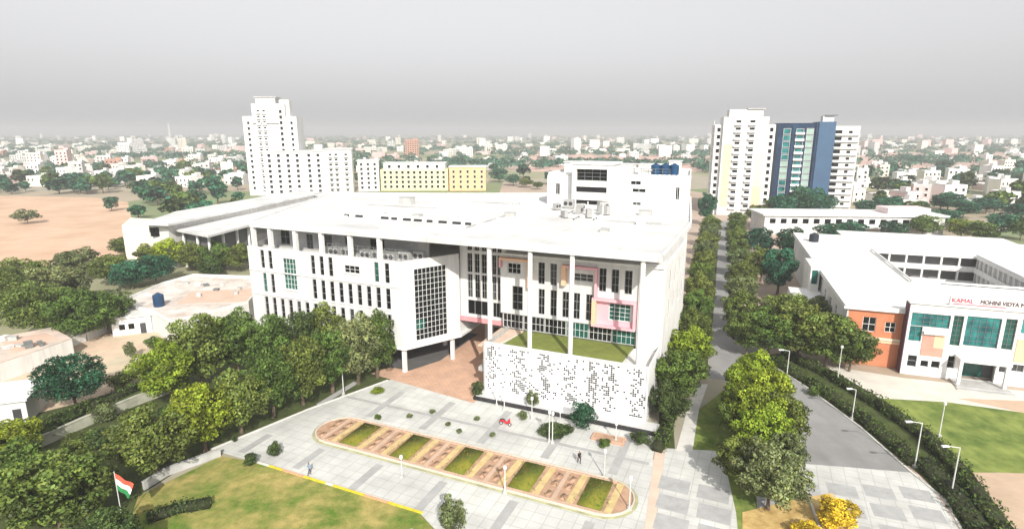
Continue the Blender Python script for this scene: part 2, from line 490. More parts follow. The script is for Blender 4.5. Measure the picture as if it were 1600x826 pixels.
# roof slab with raised rim
roof_poly = [(-73.6, 2.2), (0.9, 2.2), (0.9, 34), (-4.2, 77), (-34, 74), (-44, 68), (-67, 58), (-94, 48)]
b = MB(); b.prism(roof_poly, ZU, ZR)
roof = b.build("roof", ROOFW, cb)
b = MB()
def rim(b, poly, z0, z1, w, closed=True):
    k = len(poly)
    for i in range(k if closed else k - 1):
        p, q = np.array(poly[i]), np.array(poly[(i + 1) % k])
        d = (q - p) / np.linalg.norm(q - p); nn = np.array((-d[1], d[0])) * w
        b.prism([tuple(p), tuple(q), tuple(q + nn), tuple(p + nn)], z0, z1 - 0.002 * i)
rim(b, roof_poly, ZR + 0.001, ZR + 0.35, 0.3)
b.build("parapet", WHITE, roof)
# roof seams: low raised upstands and skylight ribs
for (u0, u1, v0, v1, h) in ((-66, -20, 16, 16.5, 0.5), (-60, -24, 24, 24.4, 0.35), (-52, -12, 33, 33.5, 0.45), (-70, -62, 10, 28, 0.25), (-16, -3, 12, 12.4, 0.35), (-16, -3, 22, 22.4, 0.35), (-78, -50, 44, 44.5, 0.5), (-62, -40, 52, 52.6, 0.6)):
    b = MB(); b.box(u0, u1, v0, v1, ZR + 0.002, ZR + h); b.build("roof_upstand", WHITE, roof)
SLOT = mat("dark_vent", (0.03, 0.03, 0.03), 0.8, 0.2)
for i, u in enumerate((-63, -60.2, -54.2, -51.8, -49.2, -46.8, -44, -41.5, -38.6, -36)):
    b = MB(); b.box(u, u + (1.6 if i % 3 else 1.1), 15.6, 15.98, ZR + 0.003, ZR + 0.42); b.build("roof_vent", SLOT, roof)
# left block: body, facade with openings
LBZ0, LBZ1 = 4.6, 19.4
lbp = [(-74.2, 2.15), (-40.8, 2.15), (-35.4, 11.4), (-35.4, 26), (-84, 26)]
b = MB(); b.prism(lbp, LBZ0 + 0.02, 18.4); b.build("block", WHITE, cb)
holes, spec = [], []
def add(x0, x1, z0, z1, nx, nz, g):
    holes.append((x0, x1, z0, z1)); spec.append((nx, nz, g))
for u in (-71.2, -69.3):
    add(u, u + 0.95, 15.5, 18.9, 1, 4, GLASS); add(u + 0.12, u + 1.05, 11.0, 14.6, 1, 4, GLASSG if u < -70 else GLASS)
add(-65.9, -62.9, 12.1, 17.8, 4, 6, GLASSG)
for u in (-59.4, -57.45, -55.5):
    add(u, u + 0.95, 15.5, 18.9, 1, 4, GLASS)
add(-52.1, -48.9, 16.5, 17.8, 3, 2, GLASS)
for i, u in enumerate((-45.9, -43.8)):
    add(u, u + 0.95, 15.5, 18.9, 1, 4, GLASSG if i == 0 else GLASS)
for i in range(9):
    u = -59.4 + 1.95 * i
    add(u, u + 0.95, 11.0, 14.6, 1, 4, GLASS)
for i in range(15):
    u = -71.2 + 1.95 * i
    if u < -59 or u > -47:
        add(u, u + 0.95, 6.2, 10.1, 1, 4, GLASS)
for u in (-57.4, -55.45, -53.5, -51.55, -49.6):
    add(u, u + 0.95, 6.2, 10.1, 1, 4, GLASS)
for u in (-43.7,):
    add(u, u + 0.95, 6.2, 10.1, 1, 4, GLASS)
LW = mat("white_facade", (0.63, 0.63, 0.625), 0.8, 0.05, 0.3, streak=0.30)
holes = [(h[0] + 74.2, h[1] + 74.2, h[2], h[3]) for h in holes]
org = (-74.2, 1.8, 0)
seen, hs2, sp2 = set(), [], []
for h, s_ in zip(holes, spec):
    k = (round(h[0], 1), round(h[2], 1))
    if k not in seen and h[1] < 33.5:
        seen.add(k); hs2.append(h); sp2.append(s_)
wall_with_holes("facade_wall", cb, org, 0, 0, 33.7, LBZ0, LBZ1, 0.33, hs2, LW)
for h, s_ in zip(hs2, sp2):
    window(cb, org, 0, h, 0.24, s_[0], s_[1] if s_[1] != 4 else 3, s_[2], 0.05, FRAMEG if s_[0] == 1 else None)
    q = MB(); q.box(h[0] - 0.12, h[1] + 0.12, -0.16, -0.002, h[2] - 0.16, h[2] - 0.03); q.build("sill", WHITE, cb, org)
# string courses
for z in (10.45, 14.95):
    q = MB(); q.box(-74.1, -60.4 if z < 11 else -40.6, 1.62, 1.797, z, z + 0.22); q.build("string_course", WHITE, cb)
# end wall with the tall curtain wall grid
ea = math.atan2(9.4, 5.5); el = math.hypot(5.5, 9.4)
org = (-40.5, 1.8, 0)
hh = [(2.3, el - 2.5, 5.3, 17.8)]
wall_with_holes("end_wall", cb, org, ea, 0, el, LBZ0, LBZ1, 0.4, hh, LW)
window(cb, org, ea, hh[0], 0.25, 8, 13, GLASS3, 0.05)
g2 = (2.3 + 0.1, 3.9, 7.0, 8.2)
q = MB(); q.box(2.55, 4.1, 0.236, 0.247, 7.3, 8.9); q.build("pane", GLASSG, cb, org, ea)
# underside slab edge and stilts
b = MB(); b.prism([(-74.4, 1.6), (-40.4, 1.6), (-34.8, 11.3), (-34.8, 26), (-84, 26)], 4.2, 4.598); b.build("floor_slab", WHITE, cb)
for (u, v) in ((-41.0, 2.4), (-36.3, 10.6), (-49, 2.4), (-57, 2.4), (-65, 2.4), (-73, 2.4), (-41, 16), (-55, 14), (-68, 14)):
    b = MB(); b.box(u - 0.3, u + 0.3, v - 0.3, v + 0.3, 0.03, 4.2); b.build("stilt", WHITE, cb)
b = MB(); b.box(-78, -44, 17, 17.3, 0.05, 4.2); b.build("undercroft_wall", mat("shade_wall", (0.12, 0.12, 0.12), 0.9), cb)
# open top floor: parapet, back wall, posts
b = MB(); b.prism([(-74.2, 2.135), (-73.87, 2.135), (-83.3, 25.5), (-83.7, 25.5)], 18.4, LBZ1); b.build("parapet", LW, cb)
GREYW = mat("grey_wall", (0.30, 0.30, 0.30), 0.85, 0.15, 0.4)
hb = [(3.2, 5.4, 19.0, 21.9), (9.5, 11, 18.6, 21.4), (13.5, 15.5, 19.4, 21.6), (18.5, 20.4, 18.6, 21.4), (24, 27, 19.2, 21.6)]
wall_with_holes("back_wall", cb, (-74.5, 7.2, 0), 0, 0, 36, 18.405, ZU - 0.01, 0.3, hb, GREYW)
for h in hb:
    window(cb, (-74.5, 7.2, 0), 0, h, 0.18, 2, 2, GLASS, 0.06, FRAMED)
for u in (-73.3, -69.2, -63.3, -57.4, -51.2, -45.2):
    b = MB(); b.box(u - 0.32, u + 0.32, 2.4, 3.1, 18.41, ZU - 0.004); b.build("post", WHITE, cb)
# recessed entrance bay
org = (-35.2, 12.0, 0)
uu = [(-33.75, -32.8), (-32.35, -31.4), (-31.0, -30.05), (-28.95, -28.2), (-28.0, -27.2)]
hh, ss = [], []
for a, c in uu:
    for z0, z1, nz in ((20.0, 21.7, 2), (16.1, 19.5, 4), (11.6, 15.8, 4)):
        hh.append((a + 35.2, c + 35.2, z0, z1)); ss.append(nz)
hh.append((1.4, 5.4, 8.5, 11.1)); ss.append(1); hh.append((6.3, 8.1, 8.5, 11.1)); ss.append(1)
wall_with_holes("facade_wall", cb, org, 0, 0, 8.9, 8.0, ZU - 0.003, 0.35, hh, LW)
for h, nz in zip(hh, ss):
    window(cb, org, 0, h, 0.22, 2 if nz > 1 else 3, nz if nz < 4 else 3, GLASS, 0.05, FRAMEG)
b = MB(); b.box(-35.2, -26.2, 11.7, 12.4, 7.2, 7.995); b.build("lintel", mat("rose_paint", (0.62, 0.28, 0.30), 0.7), cb)
b = MB(); b.box(-35.2, -26.0, 12.45, 30, 7.6, ZU - 0.02); b.build("block", LW, cb)
b = MB(); b.box(-35.0, -26.0, 21, 21.3, 0.05, 7.2); b.build("porch_wall", GREYC, cb)
q = MB(); q.box(-33, -28, 20.85, 20.995, 0.05, 3.2); q.build("door", GLASS, cb)
# right block
org = (-26.5, 10.0, 0)
hh, ss = [], []
def addr(a, c, z0, z1, nx, nz, g):
    hh.append((a + 26.5, c + 26.5, z0, z1)); ss.append((nx, nz, g))
for a in (-19.8, -17.75):
    addr(a, a + 1.1, 15.9, 19.5, 2, 4, GLASS)
addr(-13.8, -10.7, 17.1, 18.3, 3, 2, GLASS)
for a in (-9.75, -7.8, -5.75):
    addr(a, a + 1.15, 15.8, 19.5, 2, 4, GLASS)
addr(-25.2, -22.9, 17.2, 18.9, 3, 2, GLASS)
addr(-24.4, -22.5, 11.0, 15.1, 2, 4, GLASS)
for a in (-19.75, -17.7, -15.65, -13.8, -11.75):
    addr(a, a + 1.1, 10.8, 15.1, 2, 4, GLASS)
addr(-8.0, -4.7, 11.4, 14.1, 4, 4, GLASSG)
wall_with_holes("facade_wall", cb, org, 0, 0, 23.0, 10.25, 20.4, 0.4, hh, LW)
for h, s_ in zip(hh, ss):
    window(cb, org, 0, h, 0.28, s_[0], s_[1] if s_[1] != 4 or s_[0] > 2 else 3, s_[2], 0.05, FRAMEG if s_[0] < 3 else None)
b = MB(); b.prism([(-26.3, 10.45), (0.0, 10.45), (0.0, 34), (-4.9, 76), (-26.3, 72)], 7.5, 20.38); b.build("block", LW, cb)
b = MB(); b.prism([(-26.3, 12.6), (-0.2, 12.6), (-0.2, 34), (-4.6, 70), (-26.3, 70)], 20.4, ZU - 0.006); b.build("attic", mat("attic_painted_shade", (0.52, 0.52, 0.52), 0.85, 0.06), cb)  # attic wall greyed in its colour to carry the shadow below the roof
b = MB(); b.box(-3.49, 0.3, 9.6, 10.44, 0.1, 20.9); b.build("pier", WHITE, cb)
b = MB(); b.box(-26.2, 0.2, 9.3, 9.995, 20.35, 20.65); b.build("coping", WHITE, cb)
# glazed strip above the terrace
gs = [(0.3 + i * 3.75, 0.3 + i * 3.75 + 3.6, 7.7, 10.15) for i in range(6)]
for i, h in enumerate(gs):
    window(cb, (-26.4, 10.28, 0), 0, h, 0.0, 5, 2, GLASSG if i in (3, 5) else GLASS3, 0.05)
# coloured projecting frames
def frame_piece(x0, x1, z0, z1, m, y0=9.1):
    q = MB(); q.box(x0, x1, y0, 9.996, z0, z1); q.build("facade_frame", m, cb)
frame_piece(-26.4, -21.4, 19.5, 19.9, PEACH); frame_piece(-26.4, -26.1, 18.2, 19.498, PINK); frame_piece(-21.4, -20.9, 15.2, 19.9, PEACH)
frame_piece(-15.6, -14.9, 16.3, 19.62, PEACH); frame_piece(-14.9, -10.2, 19.22, 19.6, PINK); frame_piece(-10.2, -9.85, 14.9, 19.6, PINK)
frame_piece(-10.55, -3.7, 14.5, 14.88, PINK); frame_piece(-10.55, -9.9, 10.6, 14.498, PEACH); frame_piece(-4.05, -3.7, 10.6, 14.498, PINK); frame_piece(-10.55, -3.7, 10.26, 10.598, PINK)
for (x0, x1, z0, z1) in ((-9.9, -8.02, 10.6, 14.498), (-8.02, -4.05, 14.11, 14.498), (-8.02, -4.05, 10.6, 11.39)):
    q = MB(); q.box(x0, x1, 9.93, 9.995, z0, z1); q.build("pink_panel", PINK, cb)
# tall columns to the roof
for (u, v) in ((-25.1, 2.9), (-18.4, 2.9), (-11.9, 2.9), (-1.8, 2.9)):
    b = MB(); cyl(b, u, v, 7.52 if u > -24 else 0.04, ZU - 0.005, 0.36, 16); b.build("column", WHITE, cb)
# podium: terrace with grass, side walls, stair
b = MB(); b.box(-24.6, -0.02, 0.55, 9.6, 0.05, 7.35); b.build("podium", LW, cb)
b = MB(); b.prism([(-23.4, 0.9), (-4.3, 0.9), (-3.9, 10.2), (-22.0, 10.2)], 7.351, 7.52); b.build("terrace_lawn", mat("terrace_turf", (0.17, 0.20, 0.045), 0.95, 0.15, 0.6, bump=0.5), cb)
b = MB(); b.box(-3.8, -0.1, 0.9, 9.55, 7.351, 7.47); b.build("terrace_paving", WHITE2, cb)
b = MB(); b.prism([(-26.4, 1.2), (-24.2, 1.2), (-22.3, 10.0), (-26.4, 10.0)], 7.36, 7.56); b.build("terrace_paving", mat("terrace_tile", (0.58, 0.45, 0.36), 0.9, 0.08), cb)
for i in range(6):
    b = MB(); b.box(-26.4 + 0.03 * i, -24.9, 1.3 + 1.4 * i, 2.68 + 1.4 * i, 3.2 + 0.7 * i, 3.9 + 0.7 * i - 0.01); b.build("stair_step", GREYC, cb)
# perforated screen wall in panels
SCR = mat("screen_panel", (0.76, 0.76, 0.76), 0.7, 0.03, 0.3, streak=0.08)
cell, z0s, nzc = 0.30, 0.62, 26
prng = random.Random(5)
npan = 6; wp = 24.7 / npan
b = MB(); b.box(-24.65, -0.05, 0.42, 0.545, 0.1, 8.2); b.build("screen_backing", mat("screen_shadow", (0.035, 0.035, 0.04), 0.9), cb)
stripes = [(1.2, 1.0), (5.2, 1.2), (9.6, 0.9), (13.6, 1.2), (17.0, 0.6), (19.4, 1.0), (23.2, 0.9)]
for p in range(npan):
    nxc = int(wp / cell); cw = (wp - 0.05) / nxc
    solid = [[True] * nzc for _ in range(nxc)]
    for i in range(nxc):
        x = p * wp + i * cw
        for k in range(1, nzc - 1):
            z = k / nzc
            d = 0.09
            for sx, sw in stripes:
                if abs(x - sx) < sw:
                    d = 0.60 if abs(x - sx) < 0.6 else 0.42
            d *= 0.35 + 0.9 * (0.5 + 0.5 * math.sin(x * 1.7 + 7 * z + 2.2 * math.sin(z * 9 + x)))
            if prng.random() < d:
                solid[i][k] = False
    b = MB(); T = 0.10
    for i in range(nxc):
        for k in range(nzc):
            x0, x1, zz0, zz1 = i * cw, (i + 1) * cw, z0s + k * cell, z0s + (k + 1) * cell
            if solid[i][k]:
                b.quad((x0, 0, zz0), (x1, 0, zz0), (x1, 0, zz1), (x0, 0, zz1))
            else:
                m_ = 0.012
                a0, a1, c0, c1 = x0 + m_, x1 - m_, zz0 + m_, zz1 - m_
                for q4 in (((x0, 0, zz0), (x1, 0, zz0), (a1, 0, c0), (a0, 0, c0)), ((x1, 0, zz0), (x1, 0, zz1), (a1, 0, c1), (a1, 0, c0)), ((x1, 0, zz1), (x0, 0, zz1), (a0, 0, c1), (a1, 0, c1)), ((x0, 0, zz1), (x0, 0, zz0), (a0, 0, c0), (a0, 0, c1)),
                           ((a0, 0, c0), (a1, 0, c0), (a1, T, c0), (a0, T, c0)), ((a1, 0, c0), (a1, 0, c1), (a1, T, c1), (a1, T, c0)), ((a1, 0, c1), (a0, 0, c1), (a0, T, c1), (a1, T, c1)), ((a0, 0, c1), (a0, 0, c0), (a0, T, c0), (a0, T, c1))):
                    b.quad(*q4)
    W_ = nxc * cw
    zt = z0s + nzc * cell
    b.quad((0, 0, zt), (W_, 0, zt), (W_, T, zt), (0, T, zt))
    b.quad((0, 0, z0s), (0, 0, zt), (0, T, zt), (0, T, z0s)); b.quad((W_, 0, z0s), (W_, T, z0s), (W_, T, zt), (W_, 0, zt))
    b.build("screen_panel", SCR, cb, (-24.7 + p * wp, 0.28, 0))
b = MB(); b.box(-24.72, 0.02, 0.05, 0.56, 8.46, 8.62); b.build("screen_coping", WHITE, cb)
b = MB(); b.box(-24.9, -24.72, 0.1, 9.5, 0.05, 8.3); b.build("podium_wall", GREYC, cb)
b = MB(); b.box(0.0, 0.2, 0.1, 9.5, 0.05, 8.45); b.build("podium_wall", WHITE, cb)
# plinth in front of the screen: pale ledge with dark face
b = MB(); b.box(-25.4, 2.1, -1.9, 0.24, 0.05, 0.62); b.build("plinth", mat("ledge_stone", (0.55, 0.55, 0.55), 0.8, 0.06), cb)
b = MB(); b.box(-25.5, 2.2, -2.35, -1.904, 0.04, 0.5); b.build("plinth_face", DARKC, cb)
# right side wall
hh = [(4 + i * 5.2, 5.6 + i * 5.2, z, z + 3.2) for i in range(4) for z in (2.2, 11.2, 15.9)]
wall_with_holes("side_wall", cb, (0.3, 10.45, 0), math.pi / 2, 0, 23.5, 0.05, 20.36, 0.3, hh, WHITE2)
for h in hh:
    window(cb, (0.3, 10.45, 0), math.pi / 2, h, 0.2, 2, 2, GLASS, 0.05, FRAMEG)
# rear block on top with stair tower
RZ = 30.3
sa2 = math.atan2(42, -4.9)
hh = [(3 + i * 5.2, 4.6 + i * 5.2, z, z + 3.2) for i in range(7) for z in (2.2, 11.2, 15.9)]
wall_with_holes("side_wall", cb, (0.3, 33.96, 0), sa2, 0, 42.2, 0.05, 20.36, 0.3, hh, WHITE2)
for h in hh:
    window(cb, (0.3, 33.96, 0), sa2, h, 0.2, 2, 2, GLASS, 0.05, FRAMEG)
hh = [(19.0, 21.2, 28.8, 29.6), (19.4, 22.3, 27.2, 28.0), (19.6, 21.4, 24.4, 25.1), (28.5, 29.3, 26, 28.6), (2, 3, 26, 28.5)]
wall_with_holes("facade_wall", cb, (-33.0, 50.0, 0), 0, 0, 31.4, ZR + 0.004, RZ, 0.35, hh, WHITE)
for h in hh:
    window(cb, (-33.0, 50.0, 0), 0, h, 0.2, 2, 1, GLASS, 0.06)
b = MB(); b.prism([(-32.9, 50.36), (-1.7, 50.36), (-4.4, 74), (-32.9, 74)], ZR + 0.006, RZ - 0.02); b.build("block", WHITE, cb)
b = MB(); rim(b, [(-33.0, 50.36), (-1.6, 50.36), (-4.3, 74.2), (-33.0, 74.2)], RZ - 0.015, RZ + 0.7, 0.25); b.build("parapet", WHITE, cb)
hh = [(0.9, 7.8, 29.5, 32.0), (0.9, 7.8, 27.0, 28.2), (0.9, 7.8, 24.3, 25.3)]
wall_with_holes("stair_tower", cb, (-26.4, 47.6, 0), 0, 0, 8.8, ZR + 0.01, 33.0, 1.2, hh, WHITE2)
window(cb, (-26.4, 47.6, 0), 0, hh[0], 0.9, 4, 3, GLASS, 0.08, FRAMED)
for h in hh[1:]:
    q = MB(); q.box(h[0] + .02, h[1] - .02, 0.95, 1.1, h[2] + .02, h[3] - .02)
    for k in range(4):
        q.box(h[0] + .02, h[1] - .02, 0.5, 0.9, h[2] + .1 + 0.24 * k, h[2] + .16 + 0.24 * k)
    q.build("louvre", DARKM, cb, (-26.4, 47.6, 0))
b = MB(); b.box(-26.38, -17.62, 48.81, 56, ZR + 0.01, 32.98); b.build("stair_tower_body", WHITE2, cb)
b = MB(); b.box(-26.7, -17.3, 47.3, 56.2, 33.002, 33.35); b.build("tower_cap", WHITE, cb)
# clutter on the roofs: skylights, ducts, cabins, rails
for i, (u, v, w, d, h) in enumerate(((-58, 19.5, 1.6, 1.6, .5), (-50, 20, 1.6, 1.6, .5), (-42, 20.5, 1.6, 1.6, .5), (-34, 28, 2.2, 1.2, .8), (-46, 38, 2.2, 1.6, .9), (-12, 18, 1.4, 1.4, .5), (-8, 28, 1.4, 1.4, .5), (-64, 36, 3.2, 2.0, 1.6), (-38, 46, 3.6, 2.4, 1.9), (-10, 40, 2.4, 1.4, 1.0))):
    b = MB(); b.box(u, u + w, v, v + d, ZR + 0.004, ZR + h); b.box(u - .12, u + w + .12, v - .12, v + d + .12, ZR + h + .002, ZR + h + .1)
    b.build("roof_hatch", GREYC if i % 2 else WHITE2, roof)
for i, (u, v, u2, v2) in enumerate(((-70, 32, -48, 32.3), (-34, 12, -33.7, 30), (-14, 30, -4, 30.25), (-56, 46, -36, 46.25))):
    b = MB(); b.tube([(u, v, ZR + .25), (u2, v2, ZR + .25)], .12, 6)
    for k in range(6):
        x, y = u + (u2 - u) * k / 5, v + (v2 - v) * k / 5
        b.box(x - .12, x + .12, y - .12, y + .12, ZR + .003, ZR + .2)
    b.build("roof_pipe", GREYC, roof)
for i, (u, v, w, d, h) in enumerate(((-31, 56, 4, 4, 2.6), (-14.5, 60, 5, 4, 2.2), (-12, 52.5, 1.6, 1.2, 1.4), (-8.5, 66, 2.5, 3, 2.8), (-24, 66, 7, 4, 1.8))):
    b = MB(); b.box(u, u + w, v, v + d, RZ + 0.004, RZ + h); b.box(u - .25, u + w + .25, v - .25, v + d + .25, RZ + h + .002, RZ + h + .18)
    b.build("roof_cabin", WHITE2, cb)
b = MB()
for k in range(7):
    b.tube([(-15 + k * 1.5, 50.9, RZ), (-15 + k * 1.5, 50.9, RZ + 1.9)], .05, 5)
b.tube([(-15, 50.9, RZ + 1.9), (-6, 50.9, RZ + 1.9)], .05, 5); b.tube([(-15, 50.9, RZ + 1.3), (-6, 50.9, RZ + 1.3)], .04, 5)
b.build("roof_railing", FRAMED, cb)
b = MB()
for k in range(16):
    u = -57 + k * 1.1
    b.tube([(u, 3.6, 18.41), (u, 3.6, 20.9)], .05, 5)
for z in (19.6, 20.3, 20.9):
    b.tube([(-57, 3.6, z), (-40.5, 3.6, z)], .045, 5)
b.build("equipment_frame", FRAMED, cb)

# ---------------------------------------------------------------- left hall with stepped long roofs
lh = thing("long_hall", "long low white hall with stepped parallel roofs behind the campus building's left corner", "building")
def bx(name, m, par, *a):
    q = MB(); q.box(*a); return q.build(name, m, par)
def hp(name, pp, zt, z0, z1, m):
    q = MB(); q.prism([G(a, c, zt) for a, c in pp], z0, z1); return q.build(name, m, lh)
hp("roof", ((222, 348), (262, 350), (330, 336), (400, 322), (505, 300), (470, 297), (388, 311), (275, 330)), 14.0, 13.4, 14.0, ROOFW)
hp("wall", ((230, 348), (262, 351), (400, 324), (490, 305), (465, 300), (388, 314), (285, 331)), 13.3, 0.05, 13.35, WHITE2)
hp("roof", ((262, 356), (325, 368), (398, 349), (440, 340), (540, 304), (520, 300), (400, 326), (340, 340)), 11.6, 11.0, 11.6, ROOFW)
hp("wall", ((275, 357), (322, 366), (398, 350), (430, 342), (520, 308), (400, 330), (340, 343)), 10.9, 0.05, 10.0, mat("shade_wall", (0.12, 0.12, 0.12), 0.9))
hp("wall", ((190, 352), (232, 352), (240, 342), (204, 340)), 12.6, 0.05, 12.6, mat("cream_wall", (0.78, 0.68, 0.56), 0.85, 0.05))
for i in range(10):
    a, c = np.array(G(372 + i * 10.6, 328.5 - i * 2.15, 12)), np.array(G(380 + i * 10.6, 326.9 - i * 2.15, 12))
    d = (c - a) / np.linalg.norm(c - a); n_ = np.array((-d[1], d[0])) * 0.3
    q = MB(); q.prism([tuple(a), tuple(c), tuple(c + n_), tuple(a + n_)], 11.7, 13.2); q.build("window", GLASSG if i % 3 == 1 else GLASS, lh)
for a, c in ((262, 357), (284, 361), (306, 365), (324, 367.5), (346, 362), (368, 357), (386, 353)):
    x, y = G(a, c, 11); q = MB(); q.box(x - .3, x + .3, y + .3, y + .9, 0.05, 10.98); q.build("post", WHITE, lh)
for i in range(5):
    x, y = G(236 + i * 6, 349, 13.4); q = MB(); q.box(x - .5, x + .5, y - .1, y + .4, 9.5, 12.2); q.build("window", GLASS, lh)

# ---------------------------------------------------------------- school on the right
sc_ = thing("school_building", "white and brick school with teal glazing, courtyard and a name sign on its parapet", "building", (OS[0], OS[1], 0), ROTS)
SROOF = mat("school_roof", (0.74, 0.74, 0.73), 0.85, 0.05, 0.12, fine=(0.25, 0.25, 0.25), streak=0.18)
ZS = 10.6
def rbox(name, m, *a):
    q = MB(); q.box(*a); return q.build(name, m, sc_)
# wings round the courtyard (court u 5..26, v 24..56)
r = rbox("roof", SROOF, -9.8, 48, 1.6, 24, ZS - 0.5, ZS)
rbox("roof", SROOF, -9.8, 6, 24.003, 78, ZS - 0.503, ZS - 0.003)
rbox("roof", SROOF, 6.003, 48, 57, 78, ZS - 0.506, ZS - 0.006)
rbox("roof", SROOF, 28, 48, 24.003, 56.99, ZS - 0.504, ZS + 0.25)
rbox("block", WHITE2, -8.4, 5.7, 24, 77, 0.05, ZS - 0.51)
rbox("block", WHITE2, 0.2, 47, 2.2, 23.6, 0.05, ZS - 0.51)
rbox("block", WHITE2, 28.6, 47, 23.7, 57, 0.05, ZS - 0.51)
rbox("block", mat("court_back", (0.2, 0.2, 0.2), 0.9), 6, 47, 60.2, 77, 0.05, ZS - 0.51)
# courtyard galleries: slabs, posts and rails on the far and right sides
for z in (3.2, 6.7):
    rbox("gallery_floor", WHITE, 6, 28.6, 57.2, 60.15, z, z + 0.35)
    rbox("gallery_rail", WHITE, 6, 28.5, 57.05, 57.2, z + 0.35, z + 1.35)
for i in range(7):
    rbox("gallery_post", WHITE, 6.2 + i * 3.7, 6.6 + i * 3.7, 57.25, 57.65, 0.05, ZS - 0.52)
for i in range(13):
    rbox("gallery_post", WHITE, 28.1, 28.45, 24.8 + i * 2.5, 25.1 + i * 2.5, 0.05, ZS - 0.51)
for z in (3.2, 6.7):
    rbox("gallery_rail", WHITE, 27.9, 28.08, 24.4, 57.0, z, z + 1.3)
rbox("courtyard_floor", GREYC, 5.8, 28, 23.7, 57, 0.03, 0.06)
q = MB(); rim(q, [(-9.8, 1.6), (48, 1.6), (48, 78), (-9.8, 78)], ZS + 0.002, ZS + 0.3, 0.25); q.build("parapet", WHITE, sc_)
q = MB(); rim(q, [(5.8, 23.8), (5.8, 57.2), (28.2, 57.2), (28.2, 23.8)], ZS + 0.26, ZS + 0.6, -0.25); q.build("parapet", WHITE, sc_)
# sloping brick side bay with windows
hh = [(2.6, 4.6, 6.2, 8.8), (2.6, 4.2, 1.2, 3.6), (6.0, 7.6, 6.4, 8.2)]
wall_with_holes("brick_wall", sc_, (-9.2, 2.2, 0), 0, 0, 9.0, 0.05, ZS - 0.52, 0.35, hh, BRICK)
for h in hh:
    window(sc_, (-9.2, 2.2, 0), 0, h, 0.2, 2, 2, GLASS, 0.07)
for i, z in enumerate((4.4, 4.9)):
    q = MB(); q.box(-9.3, 0.1, 2.0, 2.196, z, z + 0.4); q.build("brick_band", PEACH if i == 0 else mat("cream_band", (0.7, 0.6, 0.45), 0.8), sc_)
wall_with_holes("side_wall", sc_, (-9.2, 78, 0), -math.pi / 2, 0, 75.8, 0.05, ZS - 0.52, 0.3, [(30 + i * 6, 31.8 + i * 6, z, z + 2) for i in range(7) for z in (1.6, 6)], WHITE2)
for i in range(7):
    for z in (1.6, 6):
        window(sc_, (-9.2, 78, 0), -math.pi / 2, (30 + i * 6, 31.8 + i * 6, z, z + 2), 0.2, 2, 2, GLASS, 0.06)
# white entrance front
org = (-0.6, 0, 0)
o6 = 0.6
hh = [(-0.2 + o6, 1.6 + o6, 6.0, 8.6), (-0.2 + o6, 5.2 + o6, 8.62, 10.9),
      (5.6 + o6, 7.0 + o6, 5.9, 11.0), (7.4 + o6, 12.0 + o6, 6.1, 11.1), (12.5 + o6, 14.0 + o6, 6.1, 11.2), (14.6 + o6, 16.3 + o6, 9.0, 11.4),
      (0.2 + o6, 1.5 + o6, 1.5, 3.5), (2.1 + o6, 3.2 + o6, 1.7, 2.8), (3.6 + o6, 4.8 + o6, 1.7, 2.9), (5.8 + o6, 6.8 + o6, 2.0, 4.1),
      (7.4 + o6, 12.4 + o6, 0.3, 4.0), (12.8 + o6, 13.9 + o6, 2.2, 4.1), (15, 16.6, 2.6, 3.8), (17.4, 19, 2.6, 3.8), (18, 21, 6.2, 11)]
wall_with_holes("front_wall", sc_, org, 0, 0, 30, 0.05, 12.5, 0.5, hh, WHITE)
for i, h in enumerate(hh):
    if i == 10:
        continue
    g = GLASST if i in (0, 1, 3, 5, 14) else (GLASSG if i in (2, 4) else GLASS)
    w, t = h[1] - h[0], h[3] - h[2]
    window(sc_, org, 0, h, 0.3, max(1, round(w / 0.9)), max(1, round(t / 0.9)), g, 0.05, FRAMEG if i > 5 else FRAMED)
bx2 = rbox("porch_back", mat("shade_wall", (0.12, 0.12, 0.12), 0.9), 7.2, 12.8, 2.0, 2.18, 0.3, 4.2)
rbox("porch_door", GLASSG, 8.6, 11.4, 1.9, 1.995, 0.3, 2.7)
rbox("porch_canopy", WHITE, 6.6, 13.4, -2.6, -0.003, 4.1, 4.55)
for u in (6.9, 13.0):
    rbox("porch_column", WHITE, u - 0.22, u + 0.22, -2.4, -1.96, 0.3, 4.098)
rbox("porch_steps", GREYC, 6.4, 13.6, -3.4, -0.01, 0.04, 0.3)
rbox("porch_step", GREYC, 6.2, 13.8, -4.3, -3.402, 0.04, 0.16)
rbox("bay", WHITE, 1.7, 5.0, -0.7, -0.004, 7.6, 7.95)
rbox("pink_panel", mat("salmon", (0.66, 0.28, 0.22), 0.8), 1.8, 3.4, -0.1, -0.004, 3.7, 7.2)
rbox("peach_panel", PEACH, 3.402, 4.9, -0.12, -0.004, 5.2, 7.4)
rbox("salmon_panel", mat("salmon", (0.66, 0.28, 0.22), 0.8), 3.402, 4.9, -0.1, -0.004, 3.7, 5.19)
rbox("peach_panel", PEACH, 14.4, 18, -0.1, -0.004, 4.2, 8.0)
rbox("front_block", WHITE2, -0.55, 29.3, 0.52, 2.1, 4.4, 12.4)
rbox("front_coping", WHITE, -0.9, 29.8, -0.35, 0.9, 12.51, 12.7)
q = MB(); q.box(-0.72, -0.62, 0.05, 2.0, 0.05, 12.4); q.build("side_return", mat("dark_return", (0.10, 0.05, 0.07), 0.8), sc_)
